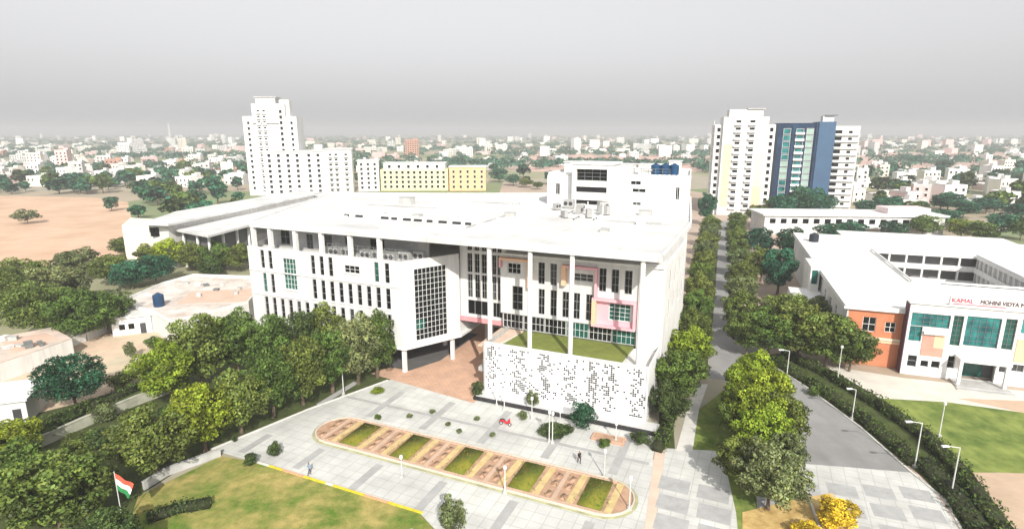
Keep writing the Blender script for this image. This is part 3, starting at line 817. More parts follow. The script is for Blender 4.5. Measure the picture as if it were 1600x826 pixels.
# sign band with lettering
sg = rbox("sign_board", mat("pink_white", (0.74, 0.64, 0.65), 0.8), 4.6, 22.0, -0.25, 0.2, 12.72, 14.15)
def text(body, x, z, size, m, par, extrude=0.03, sx=1.0):
    c = bpy.data.curves.new("lettering", 'FONT')
    c.body, c.size, c.extrude = body, size, extrude
    c.materials.append(m)
    o = bpy.data.objects.new("lettering", c); COL.objects.link(o)
    o.parent = par
    o.location, o.rotation_euler = (x, -0.29, z), (math.pi / 2, 0, 0)
    dg = bpy.context.evaluated_depsgraph_get()
    me = bpy.data.meshes.new_from_object(o.evaluated_get(dg))
    bpy.data.objects.remove(o)
    o = obj("lettering", me, par, (x, -0.29, z), 0, (sx, 1, 1))
    o.rotation_euler = (math.pi / 2, 0, 0)
    return o
REDT = mat("red_letters", (0.55, 0.03, 0.08), 0.6)
BLKT = mat("black_letters", (0.03, 0.03, 0.03), 0.6)
text("KAMAL", 4.8, 13.3, 0.95, REDT, sg, sx=0.95)
text("MOHINI VIDYA MANDIR", 8.6, 13.3, 0.95, BLKT, sg, sx=0.78)
rbox("sign_rule", REDT, 5.0, 12.0, -0.29, -0.253, 12.95, 13.06)
# stair head with green window on the roof's left edge
rbox("stair_head", WHITE2, -11.6, -9.82, 28, 38, 0.05, 11.4)
q = MB(); q.box(-11.3, -10.2, 27.9, 27.99, 7.8, 10.8); q.build("window", GLASSG, sc_)
rbox("side_porch", WHITE, -15.5, -9.3, 20, 30, 0.05, 6.2)
rbox("side_porch_panel", PEACH, -14.2, -11.6, 19.9, 19.99, 1.8, 5.2)
for k in range(5):
    rbox("stair_flight", GREYC, -12.5 + 0.6 * k, -11.9 + 0.6 * k, 15.2, 17, 0.05, 6.2 - 1.1 * k)

# ---------------------------------------------------------------- low buildings behind the school
lw = thing("low_building", "long low white two-storey building with flat roof behind the school", "building", (100, 226, 0), math.radians(-4))
bx("wall", WHITE2, lw, 0, 68, 0, 16, 0.05, 7.6)
bx("roof", SROOF, lw, -1, 69, -1, 17, 7.61, 8.2)
for i in range(15):
    q = MB(); q.box(2 + i * 4.2, 4.2 + i * 4.2, -0.12, -0.003, 4.6, 6.4); q.build("window", GLASS, lw)
bx("canopy", WHITE, lw, 24, 60, -4, -0.14, 3.4, 3.8)
bx("pink_block", mat("pale_pink", (0.74, 0.60, 0.60), 0.8), lw, 48, 64, 3, 12, 8.21, 10.5)
lw2 = thing("low_building", "low white shed with a long dark eave just behind the school courtyard", "building", (112, 190, 0), ROTS)
bx("wall", WHITE, lw2, 0, 46, 0, 10, 0.05, 5.6)
bx("roof", SROOF, lw2, -1.2, 47, -1.5, 11, 5.61, 6.0)
for i in range(9):
    q = MB(); q.box(1.5 + i * 5, 4 + i * 5, -0.12, -0.003, 2.4, 4.6); q.build("window", GLASS, lw2)

# ---------------------------------------------------------------- towers
_pw = {}
def pwin(par, x, y, z, w, h, rz=0, glass=None, bal=0):
    """window of a distant tower: frame ring, pane, and a sill or balcony box"""
    glass = glass or GLASS
    k = (w, h, glass.name, bal)
    if k not in _pw:
        q = MB()
        q.box(-w / 2, w / 2, -0.06, 0.0, 0, h, 0)
        for a in (-w / 2 - 0.12, w / 2 - 0.0):
            q.box(a, a + 0.12, -0.22, 0.0, -0.1, h + 0.1, 1)
        q.box(-w / 2 - 0.2, w / 2 + 0.2, -0.4, 0.0, h + 0.1, h + 0.24, 1)
        q.box(-w / 2 - 0.2, w / 2 + 0.2, -0.3, 0.0, -0.24, -0.1, 1)
        if bal:
            q.box(-w / 2 - 0.5, w / 2 + 0.5, -1.3, 0.0, -0.45, -0.26, 1)
            q.box(-w / 2 - 0.5, w / 2 + 0.5, -1.3, -1.2, -0.25, 0.75, 1)
        _pw[k] = q.mesh("window", [glass, FRAMEW])
    return obj("window", _pw[k], par, (x, y, z), rz)

t1 = thing("apartment_tower", "tallest white apartment tower with stepped top, left of the centre", "tower", (-167, 368, 0), math.radians(8))
bx("wall", WHITE, t1, 0, 32, 0, 20, 0.05, 49)
bx("wall", WHITE, t1, 6.5, 26, -2.5, 18, 0.06, 56.5)
bx("wall", WHITE2, t1, 8.5, 20, 0.5, 12, 56.51, 60.2)
bx("roof_canopy", GREYC, t1, 7.8, 21, -0.2, 13, 60.21, 60.8)
bx("wall", WHITE2, t1, 22, 28, 2, 9, 49.01, 59)
bx("ledge", GREYC, t1, 6, 22, -3.4, -2.52, 44.6, 45.2)
for k in range(15):
    z = 4 + 3.35 * k
    for x in (10.2, 13.6):
        pwin(t1, x, -2.5, z, 1.5, 1.6, bal=1)
    pwin(t1, 23.4, -2.5, z, 1.6, 1.8)
    if z < 46:
        pwin(t1, 3.2, 0, z, 1.4, 1.5); pwin(t1, 29, 0, z, 1.4, 1.6)
t2 = thing("apartment_block", "white mid-rise apartment block at the foot of the tallest tower", "building", (-154, 362, 0), math.radians(12))
bx("wall", WHITE, t2, 0, 36, 0, 18, 0.05, 27.4)
bx("wall", WHITE2, t2, 36.01, 53, -1.5, 16, 0.05, 28.6)
bx("roof", ROOFW, t2, -0.6, 36, -0.6, 18.6, 27.41, 28.1)
bx("roof", ROOFW, t2, 36.1, 53.6, -2.1, 16.6, 28.61, 29.3)
bx("stair_head", WHITE, t2, 30, 35, 4, 10, 28.11, 31.5)
for k in range(8):
    z = 2 + 3.2 * k
    for x in (3.5, 9, 14.5, 20, 27, 32.5):
        pwin(t2, x, 0, z, 1.7, 1.7)
    for x in (40, 43.5, 49.5):
        pwin(t2, x, -1.5, z, 1.6, 1.7, bal=1)
t3 = thing("apartment_block", "narrow white block right of the mid-rise block, in front of the green trees", "building", (-104, 392, 0), math.radians(10))
bx("wall", WHITE2, t3, 0, 14, 0, 14, 0.05, 20.5)
bx("roof", ROOFW, t3, -0.5, 14.5, -0.5, 14.5, 20.51, 21.1)
for k in range(6):
    for x in (2.6, 7, 11.4):
        pwin(t3, x, 0, 2 + 3.1 * k, 1.5, 1.5)
YELW = mat("pale_yellow_wall", (0.74, 0.67, 0.38), 0.85, 0.06)
PEAW = mat("peach_wall", (0.80, 0.46, 0.26), 0.85, 0.06)
t4 = thing("yellow_building", "long pale yellow four-storey building with a white top floor beyond the main roof", "building", (-90, 398, 0), math.radians(2))
bx("wall", YELW, t4, 0, 46, 0, 16, 0.05, 14.5)
bx("attic", WHITE, t4, 2, 44, 1.5, 15, 14.51, 18.5)
bx("roof", ROOFW, t4, 1.5, 44.5, 1, 15.5, 18.51, 19)
for k in range(4):
    for i in range(11):
        pwin(t4, 3 + i * 4, 0, 2 + 3.2 * k, 1.7, 1.7)
for i in range(6):
    pwin(t4, 6 + i * 6.5, 1.5, 15.4, 1.8, 1.9)
t5 = thing("peach_building", "plain peach-coloured block right of the pale yellow building", "building", (-43, 398, 0), math.radians(2))
bx("wall", PEAW, t5, 0, 25, 0, 16, 0.05, 16)
bx("roof", ROOFW, t5, -0.4, 25.4, -0.4, 16.4, 16.01, 16.6)
for k in range(4):
    for i in range(5):
        pwin(t5, 3 + i * 4.8, 0, 2 + 3.4 * k, 1.5, 1.6)

t6 = thing("apartment_tower", "white apartment tower with peach strips, left of the dark blue tower", "tower", (97, 282, 0), ROTS * 0.7)
bx("wall", WHITE, t6, 0, 27, 2, 18, 0.05, 43)
bx("wall", WHITE, t6, 3.5, 23.5, 0, 16, 0.06, 46.5)
bx("wall", WHITE2, t6, 6, 21, 2, 12, 46.51, 50)
bx("roof_canopy", GREYC, t6, 14, 21.8, 1.2, 12.6, 50.01, 50.5)
PST = mat("peach_strip", (0.74, 0.53, 0.38), 0.8, 0.05)
bx("peach_strip", PST, t6, 4.2, 8.0, -0.06, -0.003, 4, 34)
bx("peach_strip", PST, t6, 18.6, 22.8, -0.06, -0.003, 3, 14)
bx("peach_strip", mat("cream_strip", (0.74, 0.68, 0.48), 0.8, 0.05), t6, 18.6, 22.8, -0.06, -0.003, 14.01, 30)
for k in range(13):
    z = 3.5 + 3.3 * k
    pwin(t6, 10.2, 0, z, 2.2, 1.8, bal=1); pwin(t6, 16.4, 0, z, 2.2, 1.8, bal=1)
    if z < 40:
        pwin(t6, 1.8, 2, z, 1.5, 1.7); pwin(t6, 25.3, 2, z, 1.5, 1.7)
    pwin(t6, -0.01, 8, z, 2.2, 1.7, -math.pi / 2)
NAVY = mat("navy_cladding", (0.006, 0.024, 0.062), 0.6, 0.15, 0.2, col2=(0.012, 0.04, 0.09), spec=0.2)
STEEL = mat("steel_blue_cladding", (0.05, 0.105, 0.19), 0.5, 0.08, 0.2)
t7 = thing("blue_tower", "dark blue glass and panel tower with white windows and a white slab beside it", "tower", (136.5, 303, 0), ROTS * 0.9)
bx("wall", NAVY, t7, 0, 18.5, 0, 18, 0.05, 44)
bx("wall", STEEL, t7, 18.51, 26.0, -1.2, 18, 0.05, 44.6)
bx("fin", NAVY, t7, 17.3, 18.5, -0.8, -0.003, 0.06, 44.2)
bx("fin", NAVY, t7, 6.4, 7.8, -0.6, -0.003, 0.06, 43)
bx("roof_cabin", WHITE2, t7, 20.5, 25.5, 3, 9, 44.61, 47.5)
bx("roof_canopy", FRAMED, t7, 21.5, 27, 2, 10, 47.51, 48)
bx("wall", WHITE2, t7, 26.01, 37.5, 1.5, 19, 0.05, 42.5)
LTG = mat("pale_green_panel", (0.30, 0.42, 0.36), 0.5, 0.12)
for k in range(12):
    z = 3 + 3.25 * k
    pwin(t7, 4.2, 0, z, 3.2, 2.3, glass=LTG if 3 < k < 7 else GLASST)
    pwin(t7, 10.2, 0, z, 3.2, 2.2, glass=GLASST, bal=1)
    pwin(t7, 14.8, 0, z, 3.0, 2.4, glass=LTG if k > 2 else GLASS)
    q = MB(); q.box(26.6, 37.3, 0.5, 1.497, z - 0.9, z - 0.2); q.build("balcony", WHITE, t7)
    q = MB(); q.box(26.6, 29.6, 1.38, 1.496, z + 0.1, z + 1.7); q.build("window", GLASS, t7)
    q = MB(); q.box(32.6, 34.2, 1.38, 1.496, z + 0.2, z + 1.4); q.build("window", GLASS, t7)

# ---------------------------------------------------------------- low buildings on the left
l1 = thing("low_building", "low flat-roofed building with blue water tank on its roof, left of the campus building", "building")
ring = [G(185, 474, 4), G(255, 444, 4), G(302, 431, 4), (-60.5, 140), (-56.5, 118.5), G(268, 506, 4), G(240, 490, 4)]
b = MB(); b.prism(ring, 0.05, 3.8); b.build("wall", WHITE2, l1)
RR = mat("tile_roof", (0.56, 0.48, 0.42), 0.9, 0.14, 0.25, fine=(0.35, 0.35, 0.35), streak=0.2, col2=(0.64, 0.60, 0.56))
b = MB(); b.prism(ring, 3.801, 4.0); b.build("roof", RR, l1)
b = MB(); rim(b, ring if sum(ring[k][0] * ring[(k + 1) % 7][1] - ring[(k + 1) % 7][0] * ring[k][1] for k in range(7)) > 0 else ring[::-1], 4.001, 4.6, 0.3); b.build("parapet", WHITE, l1)
c0 = G(300, 455, 4); b = MB(); b.prism([c0, (c0[0] + 16, c0[1] + 3), (c0[0] + 17, c0[1] - 8), (c0[0] + 2, c0[1] - 10)], 4.002, 4.03); b.build("roof_tiles", mat("peach_tiles", (0.58, 0.42, 0.33), 0.9, 0.1), l1)
l2 = thing("low_building", "low flat roof with peach tiles at the left edge, in front of the big trees", "building")
ring = [G(-60, 548, 3.4), G(0, 526, 3.4), G(80, 511, 3.4), G(112, 528, 3.4), G(60, 546, 3.4), G(-60, 585, 3.4)]
b = MB(); b.prism(ring, 0.05, 3.2); b.build("wall", WHITE2, l2)
b = MB(); b.prism(ring, 3.201, 3.4); b.build("roof", mat("worn_roof", (0.55, 0.50, 0.44), 0.9, 0.14, 0.14, col2=(0.60, 0.47, 0.40), fine=(0.4, 0.4, 0.4), streak=0.4), l2)
ps = [G(0, 532, 3.4), G(70, 520, 3.4), G(95, 530, 3.4), G(20, 552, 3.4)]
b = MB(); b.prism(ps, 3.402, 3.44); b.build("roof_tiles", mat("peach_tiles", (0.58, 0.42, 0.33), 0.9, 0.1), l2)
sheet("sandy_yard", px((-80, 650), (-80, 600), (60, 560), (130, 528), (240, 488), (300, 500), (300, 560), (215, 600), (120, 630), (40, 650)), 0.03, mat("sandy_ground", (0.56, 0.50, 0.36), 0.95, 0.10, 0.10, col2=(0.58, 0.42, 0.31), fine=(0.5, 0.5, 0.5), streak=0.30))
x, y = G(212, 516)
sh = thing("white_hut", "small white flat-roofed hut behind the sandy yard, left of the tank roof", "hut", (x, y, 0.0), 0.4)
bx("wall", WHITE, sh, -3.4, 3.4, -2.5, 2.5, 0.03, 3.6); bx("roof", WHITE2, sh, -3.8, 3.8, -2.9, 2.9, 3.602, 3.85); bx("door", DARKM, sh, 1.4, 2.4, -2.62, -2.503, 0.1, 2.2)
for xx_ in (-2.2, -0.6):
    bx("window", GLASS, sh, xx_, xx_ + 1.0, -2.6, -2.503, 1.2, 2.3)
ht = thing("white_hut", "small white flat-roofed hut with a dark doorway at the left edge", "hut", (-73, 72, 0), 0.35)
bx("wall", WHITE2, ht, -5, 5.5, 0, 7, 0.05, 3.6); bx("roof", WHITE, ht, -5.4, 5.9, -0.5, 7.4, 3.61, 3.9)
for x in (1.2, 3.9):
    q = MB(); q.box(x, x + 0.95, -0.1, -0.003, 0.1, 2.4); q.build("doorway", DARKM, ht)
# yard walls between the trees on the left
def wall_run(pts, h, label, m=WHITE2, w=0.3):
    t = thing("boundary_wall", label, "wall")
    for i in range(len(pts) - 1):
        a, c = np.array(pts[i]), np.array(pts[i + 1]); L_ = float(np.linalg.norm(c - a))
        q = MB(); q.box(0, L_ - 0.01, -w / 2, w / 2, 0, h); q.box(0, L_ - 0.01, -w / 2 - 0.08, w / 2 + 0.08, h + 0.002, h + 0.12)
        q.build("wall_panel", m, t, (a[0], a[1], 0.02), math.atan2(c[1] - a[1], c[0] - a[0]))
wall_run(px((55, 566), (130, 534), (185, 512)), 1.5, "whitewashed boundary wall along the back of the sandy yard", WHITE)
wall_run(px((60, 700), (130, 668), (215, 632), (290, 605)), 1.4, "weathered low boundary wall crossing the shrubs at lower left", mat("mossy_wall", (0.36, 0.36, 0.29), 0.95, 0.2, 0.5))
wall_run(px((345, 712), (262, 742), (225, 765)), 0.9, "low wall at the back of the lawn near the flag", GREYC)
# small clutter on the low roofs at left
crng = random.Random(31)
for i in range(14):
    a, c = (crng.uniform(290, 380), crng.uniform(440, 470)) if i < 8 else (crng.uniform(0, 70), crng.uniform(528, 545))
    zz = 4.0 if i < 8 else 3.4
    x, y = G(a, c, zz)
    w, d, h = crng.uniform(.5, 1.8), crng.uniform(.4, 1.1), crng.uniform(.3, .9)
    b = MB(); b.box(-w / 2, w / 2, -d / 2, d / 2, 0.03, h); b.box(-w / 2 - .08, w / 2 + .08, -d / 2 - .08, d / 2 + .08, h + .002, h + .07)
    b.build("roof_box", (GREYC, WHITE2, FRAMED)[i % 3], l1 if i < 8 else l2, (x, y, zz + .005), crng.uniform(0, 3))

# ---------------------------------------------------------------- foliage generators
def leaf_quads(P, N, size, rng, tint):
    """P centres, N normals -> verts, faces, colours of bent leaf-cluster quads"""
    k = len(P)
    t = rng.normal(size=(k, 3)); t -= N * (t * N).sum(1, keepdims=True); t /= np.linalg.norm(t, axis=1, keepdims=True) + 1e-9
    s = np.cross(N, t)
    L_ = size * rng.uniform(0.7, 1.35, (k, 1)); W_ = L_ * rng.uniform(0.5, 0.8, (k, 1))
    droop = N * (-0.18) * L_
    v = np.stack([P - t * L_ * .5 + droop, P + s * W_ * .5, P + t * L_ * .5 + droop, P - s * W_ * .5], 1).reshape(-1, 3)
    return v, np.repeat(tint, 4, 0)


def mesh_from_quads(name, v, col, mats, extra=None):
    k = len(v) // 4
    me = bpy.data.meshes.new(name)
    nv = len(v); ne = 0 if extra is None else len(extra[0])
    allv = v if extra is None else np.concatenate([v, np.array(extra[0], float)])
    loops = np.arange(nv, dtype=np.int32); starts = np.arange(0, nv, 4, dtype=np.int32); tot = np.full(k, 4, np.int32)
    mi = np.zeros(k, np.int32)
    if extra is not None:
        fl = np.array([[i + nv for i in f] for f in extra[1] if len(f) == 4], np.int32)
        starts = np.concatenate([starts, nv + 4 * np.arange(len(fl), dtype=np.int32)])
        loops = np.concatenate([loops, fl.reshape(-1)]); tot = np.concatenate([tot, np.full(len(fl), 4, np.int32)])
        mi = np.concatenate([mi, np.ones(len(fl), np.int32)])
    me.vertices.add(len(allv)); me.vertices.foreach_set("co", allv.astype(np.float32).ravel())
    me.loops.add(len(loops)); me.loops.foreach_set("vertex_index", loops)
    me.polygons.add(len(starts)); me.polygons.foreach_set("loop_start", starts); me.polygons.foreach_set("loop_total", tot)
    for m in mats:
        me.materials.append(m)
    me.polygons.foreach_set("material_index", mi)
    me.update(calc_edges=True); me.validate()
    ca = me.color_attributes.new("tint", 'FLOAT_COLOR', 'POINT')
    c4 = np.ones((len(allv), 4), np.float32); c4[:nv, :3] = col
    ca.data.foreach_set("color", c4.ravel())
    return me


def crown(name, seed, nclump, nleaf, size, flat=0.75, spread=1.0, extra=None, mats=None, lob=0.30):
    """crown of radius ~1, spanning z -flat..flat, built of leaf clumps with gaps"""
    rng = np.random.default_rng(seed)
    d = rng.normal(size=(nclump, 3)); d /= np.linalg.norm(d, axis=1, keepdims=True)
    rr = rng.uniform(0.35, 1.0, (nclump, 1)) ** 0.55
    C = d * rr * np.array((1, 1, flat)) * (1 - lob * 0.8)
    C *= np.clip(1 + 0.12 * rng.normal(size=(nclump, 1)) * spread, 0.6, 1.14)
    C[:, 2] = np.maximum(C[:, 2], -0.62 * flat)
    R = rng.uniform(0.6, 1.25, nclump) * lob
    ctint = rng.uniform(0.5, 1.6, nclump)
    per = (R ** 2 / (R ** 2).sum() * nleaf).astype(int) + 4
    Ps, Ns, Ts = [], [], []
    for i in range(nclump):
        n_ = rng.normal(size=(per[i], 3)); n_[:, 2] += 0.35
        n_ /= np.linalg.norm(n_, axis=1, keepdims=True)
        p = C[i] + n_ * R[i] * rng.uniform(0.72, 1.12, (per[i], 1)) * np.array((1, 1, 0.8))
        dist = np.linalg.norm((p[:, None] - C[None]) / np.array((1, 1, 0.8)), axis=2) / R[None]
        dist[:, i] = 9
        keep = dist.min(1) > 0.62
        p, n_ = p[keep], n_[keep]
        nn = n_ + 0.55 * rng.normal(size=p.shape); nn /= np.linalg.norm(nn, axis=1, keepdims=True)
        Ps.append(p); Ns.append(nn)
        b_ = ctint[i] * rng.uniform(0.55, 1.55, (len(p), 1))
        Ts.append(np.concatenate([b_ * rng.uniform(0.88, 1.15, (len(p), 1)), b_, b_ * rng.uniform(0.7, 1.1, (len(p), 1))], 1))
    v, c = leaf_quads(np.concatenate(Ps), np.concatenate(Ns), size, rng, np.concatenate(Ts))
    return mesh_from_quads(name, v, c, mats or [LEAF], extra)


def trunk_mesh(seed):
    r = random.Random(seed); q = MB()
    q.tube([(0, 0, -0.02), (0.01, 0.01, 0.15), (r.uniform(-.02, .02), r.uniform(-.02, .02), 0.32)], [0.034, 0.024, 0.02], 7)
    for k in range(6):
        a = k * 1.05 + r.uniform(-.3, .3); e_ = r.uniform(0.12, 0.26)
        z0 = r.uniform(0.22, 0.32)
        q.tube([(0, 0, z0), (e_ * .5 * math.cos(a), e_ * .5 * math.sin(a), z0 + 0.14), (e_ * math.cos(a), e_ * math.sin(a), z0 + r.uniform(0.25, 0.42))], [0.015, 0.010, 0.004], 5)
    return q.mesh("trunk", BARK)


CROWNS = [crown("crown", 20 + i, 95 + 8 * i, 12000, 0.080, flat=1.0, spread=(1.2, 2.2)[i % 2], lob=0.205) for i in range(6)]
CROWNS_D = [crown("crown", 40 + i, 90, 15000, 0.066, flat=1.0, spread=0.4, lob=0.24) for i in range(2)]     # dense round
CROWNS_S = [crown("crown", 50 + i, 34, 2600, 0.12, flat=1.0, spread=1.4, lob=0.26) for i in range(2)]      # open
CROWNS_M = [crown("crown", 60 + i, 34, 3600, 0.125, flat=1.0, lob=0.34) for i in range(4)]                  # middle distance
tq = MB(); tq.tube([(0, 0, -1.35), (0, 0, -0.4)], [0.06, 0.04], 5, cap=False)
FAR = [crown("far_tree", 70 + i, 12, 260, 0.40, flat=0.9, lob=0.42, extra=(tq.v, tq.f), mats=[LEAF, BARK]) for i in range(5)]
TRUNKS = [trunk_mesh(i) for i in range(5)]
GREENS = {'mid': (0.0736, 0.1184, 0.024), 'olive': (0.1024, 0.1376, 0.0304), 'bright': (0.16, 0.216, 0.0192), 'dark': (0.0208, 0.0736, 0.0384), 'grey': (0.12, 0.1504, 0.064), 'lime': (0.216, 0.264, 0.02), 'deep': (0.0464, 0.0752, 0.0208), 'yellow': (0.55, 0.4, 0.03), 'teal': (0.0288, 0.104, 0.0624)}
trng = random.Random(3)


def tree(x, y, h, r, kind, label, group=None, name="tree", cr=None, low=0.13):
    t = thing(name, label, "tree", (x, y, 0.0), trng.uniform(0, 6.28), group)
    tr = obj("trunk", trng.choice(TRUNKS), t, (0, 0, 0), 0, (h * 0.9, h * 0.9, h))
    ch = h * (1 - low) / 2
    c = obj("crown", trng.choice(cr or CROWNS), t, (0, 0, h - ch), 0, (r, r, ch))
    g = GREENS[kind]; f = trng.uniform(0.86, 1.16)
    c.color = (g[0] * f * trng.uniform(0.92, 1.1), g[1] * f, g[2] * f, 1)
    return t


ORD = ["first", "second", "third", "fourth", "fifth", "sixth", "seventh", "eighth", "ninth", "tenth", "eleventh", "twelfth", "thirteenth", "fourteenth"]
# row along the plaza's left edge, from the flag towards the building
row = [(246, 742, 9.2, 4.9, 'olive'), (322, 705, 9.6, 4.6, 'bright'), (378, 676, 9.8, 4.3, 'olive'), (428, 652, 10.2, 4.2, 'mid'), (474, 632, 10.6, 4.2, 'olive'), (520, 614, 11.2, 4.2, 'mid'), (560, 600, 11.8, 4.2, 'grey'), (590, 590, 11.6, 3.3, 'mid')]
for i, (a, c, h, r, k) in enumerate(row):
    x, y = G(a, c); tree(x, y, h, r, k, f"leafy tree, {ORD[i]} from the flag in the row along the plaza's left edge", "trees along the plaza edge")
row = [(268, 628, 10.0, 5.0, 'bright'), (318, 606, 12.4, 5.3, 'olive'), (372, 588, 12.0, 4.8, 'mid'), (424, 580, 10.2, 4.4, 'mid'), (470, 572, 10.0, 4.2, 'deep'), (520, 562, 10.8, 4.3, 'olive'), (565, 556, 10.4, 4.0, 'grey')]
for i, (a, c, h, r, k) in enumerate(row):
    x, y = G(a, c); tree(x, y, h, r, k, f"leafy tree, {ORD[i]} from the left in the row right against the campus building's left block", "trees before the left block")
L4 = [
    (96, 838, 9.6, 5.6, 'olive', "large leafy tree at the bottom left, left of the flag"),
    (28, 800, 7.8, 5.0, 'mid', "tree at the far bottom left corner"),
    (176, 885, 5.6, 3.4, 'deep', "shaded tree just below the flag"),
    (15, 728, 6.2, 4.2, 'bright', "bright bushy tree beside the white hut"),
    (120, 640, 9.0, 5.1, 'dark', "dark round dense tree standing alone in front of the sandy yard"),
    (64, 528, 12.0, 7.2, 'olive', "broad tree in the left clump, left of the dark round tree"),
    (134, 532, 11.0, 6.4, 'mid', "broad tree in the left clump nearest the small hut"),
    (12, 500, 10.0, 6.8, 'olive', "broad tree at the left edge above the peach-tiled roof"),
    (95, 486, 11.5, 7.0, 'grey', "tall tree at the back of the left clump"),
    (172, 522, 9.0, 5.0, 'mid', "tree at the right end of the left clump"),
    (38, 456, 9.0, 6.6, 'olive', "tree at the edge of the brown field, far left"),
    (122, 440, 9.6, 6.8, 'grey', "grey-green tree at the brown field's near corner"),
    (178, 446, 8.4, 5.4, 'olive', "rounded tree behind the left clump"),
    (208, 452, 8.0, 5.2, 'teal', "dark blue-green tree behind the low roof with the tank, left one"),
    (244, 444, 8.2, 5.4, 'teal', "dark blue-green tree behind the low roof with the tank, right one"),
    (268, 420, 9.4, 5.8, 'lime', "yellow-green tree in front of the long hall"),
    (308, 424, 8.6, 5.4, 'olive', "tree in front of the long hall, right of the yellow-green one"),
    (342, 424, 9.0, 5.4, 'mid', "tree between the long hall and the campus building, left one"),
    (376, 424, 8.8, 5.0, 'olive', "tree touching the campus building's left corner"),
    (236, 420, 8.0, 5.0, 'olive', "tree at the left end of the long hall"),
    (196, 402, 7.0, 4.6, 'mid', "tree standing at the brown field's right corner"),
    (330, 436, 6.0, 3.6, 'deep', "small tree at the back edge of the roof with tank"),
]
for a, c, h, r, k, lab in L4:
    x, y = G(a, c); tree(x, y, h, r, k, lab, cr=CROWNS_D if 'dark round' in lab else None)
# right of the campus building: verge row
row = [(1044, 662, 6.8, 3.0, 'deep'), (1058, 632, 9.2, 4.6, 'mid'), (1073, 590, 8.8, 4.2, 'bright'), (1080, 548, 8.2, 3.8, 'olive'), (1086, 512, 8.4, 3.8, 'mid'), (1091, 480, 8.4, 3.9, 'olive'), (1095, 455, 8.4, 3.9, 'mid'), (1098, 434, 8.4, 4.0, 'olive'), (1101, 416, 8.6, 4.0, 'grey'), (1104, 400, 8.6, 4.0, 'olive'), (1107, 386, 8.6, 4.2, 'grey'), (1110, 372, 9.0, 4.2, 'olive'), (1103, 352, 15.0, 4.6, 'teal')]
for i, (a, c, h, r, k) in enumerate(row):
    x, y = G(a, c); tree(x, y, h, r, k, f"tree between the campus building and the road, {ORD[i]} from the front", "verge trees left of the road")
row = [(1166, 556, 9.0, 4.4, 'olive'), (1160, 520, 9.0, 4.4, 'olive'), (1158, 486, 9.0, 4.3, 'grey'), (1156, 458, 9.0, 4.2, 'olive'), (1154, 434, 9.0, 4.2, 'grey'), (1152, 412, 8.8, 4.2, 'olive'), (1150, 394, 8.8, 4.2, 'olive'), (1149, 378, 8.6, 4.2, 'mid'), (1150, 362, 8.8, 4.4, 'olive')]
for i, (a, c, h, r, k) in enumerate(row):
    x, y = G(a, c); tree(x, y, h, r, k, f"tree along the right side of the road, {ORD[i]} from the front", "trees right of the road")
R4 = [
    (1214, 462, 13.5, 5.0, 'teal', "tall dark blue-green tree at the school's back left corner"),
    (1232, 408, 11.0, 5.0, 'dark', "dark tree behind the tall blue-green tree, beside the low white building"),
    (1188, 440, 10.0, 4.8, 'olive', "tree between the road row and the tall dark tree"),
    (1185, 402, 10.0, 5.0, 'teal', "dark tree at the middle of the far road side"),
    (1200, 560, 10.2, 5.6, 'mid', "tree at the left end of the wide clump before the school"),
    (1246, 562, 11.0, 6.6, 'olive', "wide tree in the clump before the school, left of the middle"),
    (1288, 574, 10.6, 6.2, 'olive', "wide tree in the middle of the clump before the school"),
    (1326, 580, 8.0, 4.2, 'mid', "tree at the right end of the clump, touching the brick wall"),
    (1228, 520, 8.6, 5.4, 'olive', "tree behind the clump before the school"),
    (1282, 520, 8.2, 5.2, 'grey', "tree beside the school's side porch"),
    (1176, 640, 9.4, 4.0, 'bright', "bright green tree at the back of the road island"),
    (1196, 672, 9.6, 4.2, 'bright', "bright green tree in the middle of the road island"),
    (1152, 690, 7.0, 3.2, 'olive', "smaller tree at the island's left side"),
    (1186, 726, 8.0, 3.8, 'bright', "bright tree on the island's front half"),
    (1160, 762, 6.6, 3.4, 'olive', "olive tree beside the parking pavers"),
    (1200, 796, 8.2, 4.0, 'grey', "grey-green tree nearest the camera on the road island"),
    (1216, 742, 6.4, 3.2, 'grey', "small grey-green tree at the island's right edge"),
    (1158, 655, 9.0, 3.8, 'bright', "bright green tree behind the island's left side"),
    (1214, 705, 8.0, 3.6, 'olive', "olive tree at the island's right side, by the asphalt"),
    (1175, 700, 9.0, 3.8, 'bright', "tallest bright tree at the centre of the road island"),
]
for a, c, h, r, k, lab in R4:
    x, y = G(a, c); tree(x, y, h, r, k, lab)
# behind the school and round the towers
mid = [(1222, 348, 14, 7, 'teal'), (1246, 340, 15, 7, 'dark'), (1272, 338, 14, 7, 'teal'), (1206, 342, 10, 5.5, 'mid'), (1180, 352, 10, 5.5, 'olive'), (1290, 334, 10, 6, 'teal'), (1350, 340, 9, 6, 'teal'), (1385, 336, 10, 7, 'teal'), (1428, 342, 9, 6, 'mid'), (1395, 376, 8, 5.6, 'dark'), (1330, 378, 8, 6.5, 'teal'), (1296, 380, 7.5, 6.5, 'dark'), (1440, 372, 9, 6, 'mid'), (1472, 360, 9, 7, 'teal'), (1500, 374, 8, 6, 'bright'), (1530, 382, 9, 6, 'mid'), (1562, 372, 10, 7, 'teal'), (1594, 376, 9, 6, 'mid'), (1504, 340, 9, 7, 'teal'), (1540, 334, 9, 7, 'teal'), (1590, 345, 9, 7, 'teal'), (1480, 330, 10, 8, 'teal'), (1560, 292, 9, 12, 'dark'), (1430, 258, 11, 9, 'teal'), (1474, 268, 12, 11, 'dark'), (1420, 285, 9, 8, 'teal')]
mid.sort()
MW = {'teal': 'blue-green leafy', 'dark': 'dark leafy', 'mid': 'green leafy', 'olive': 'olive leafy', 'bright': 'bright leafy'}
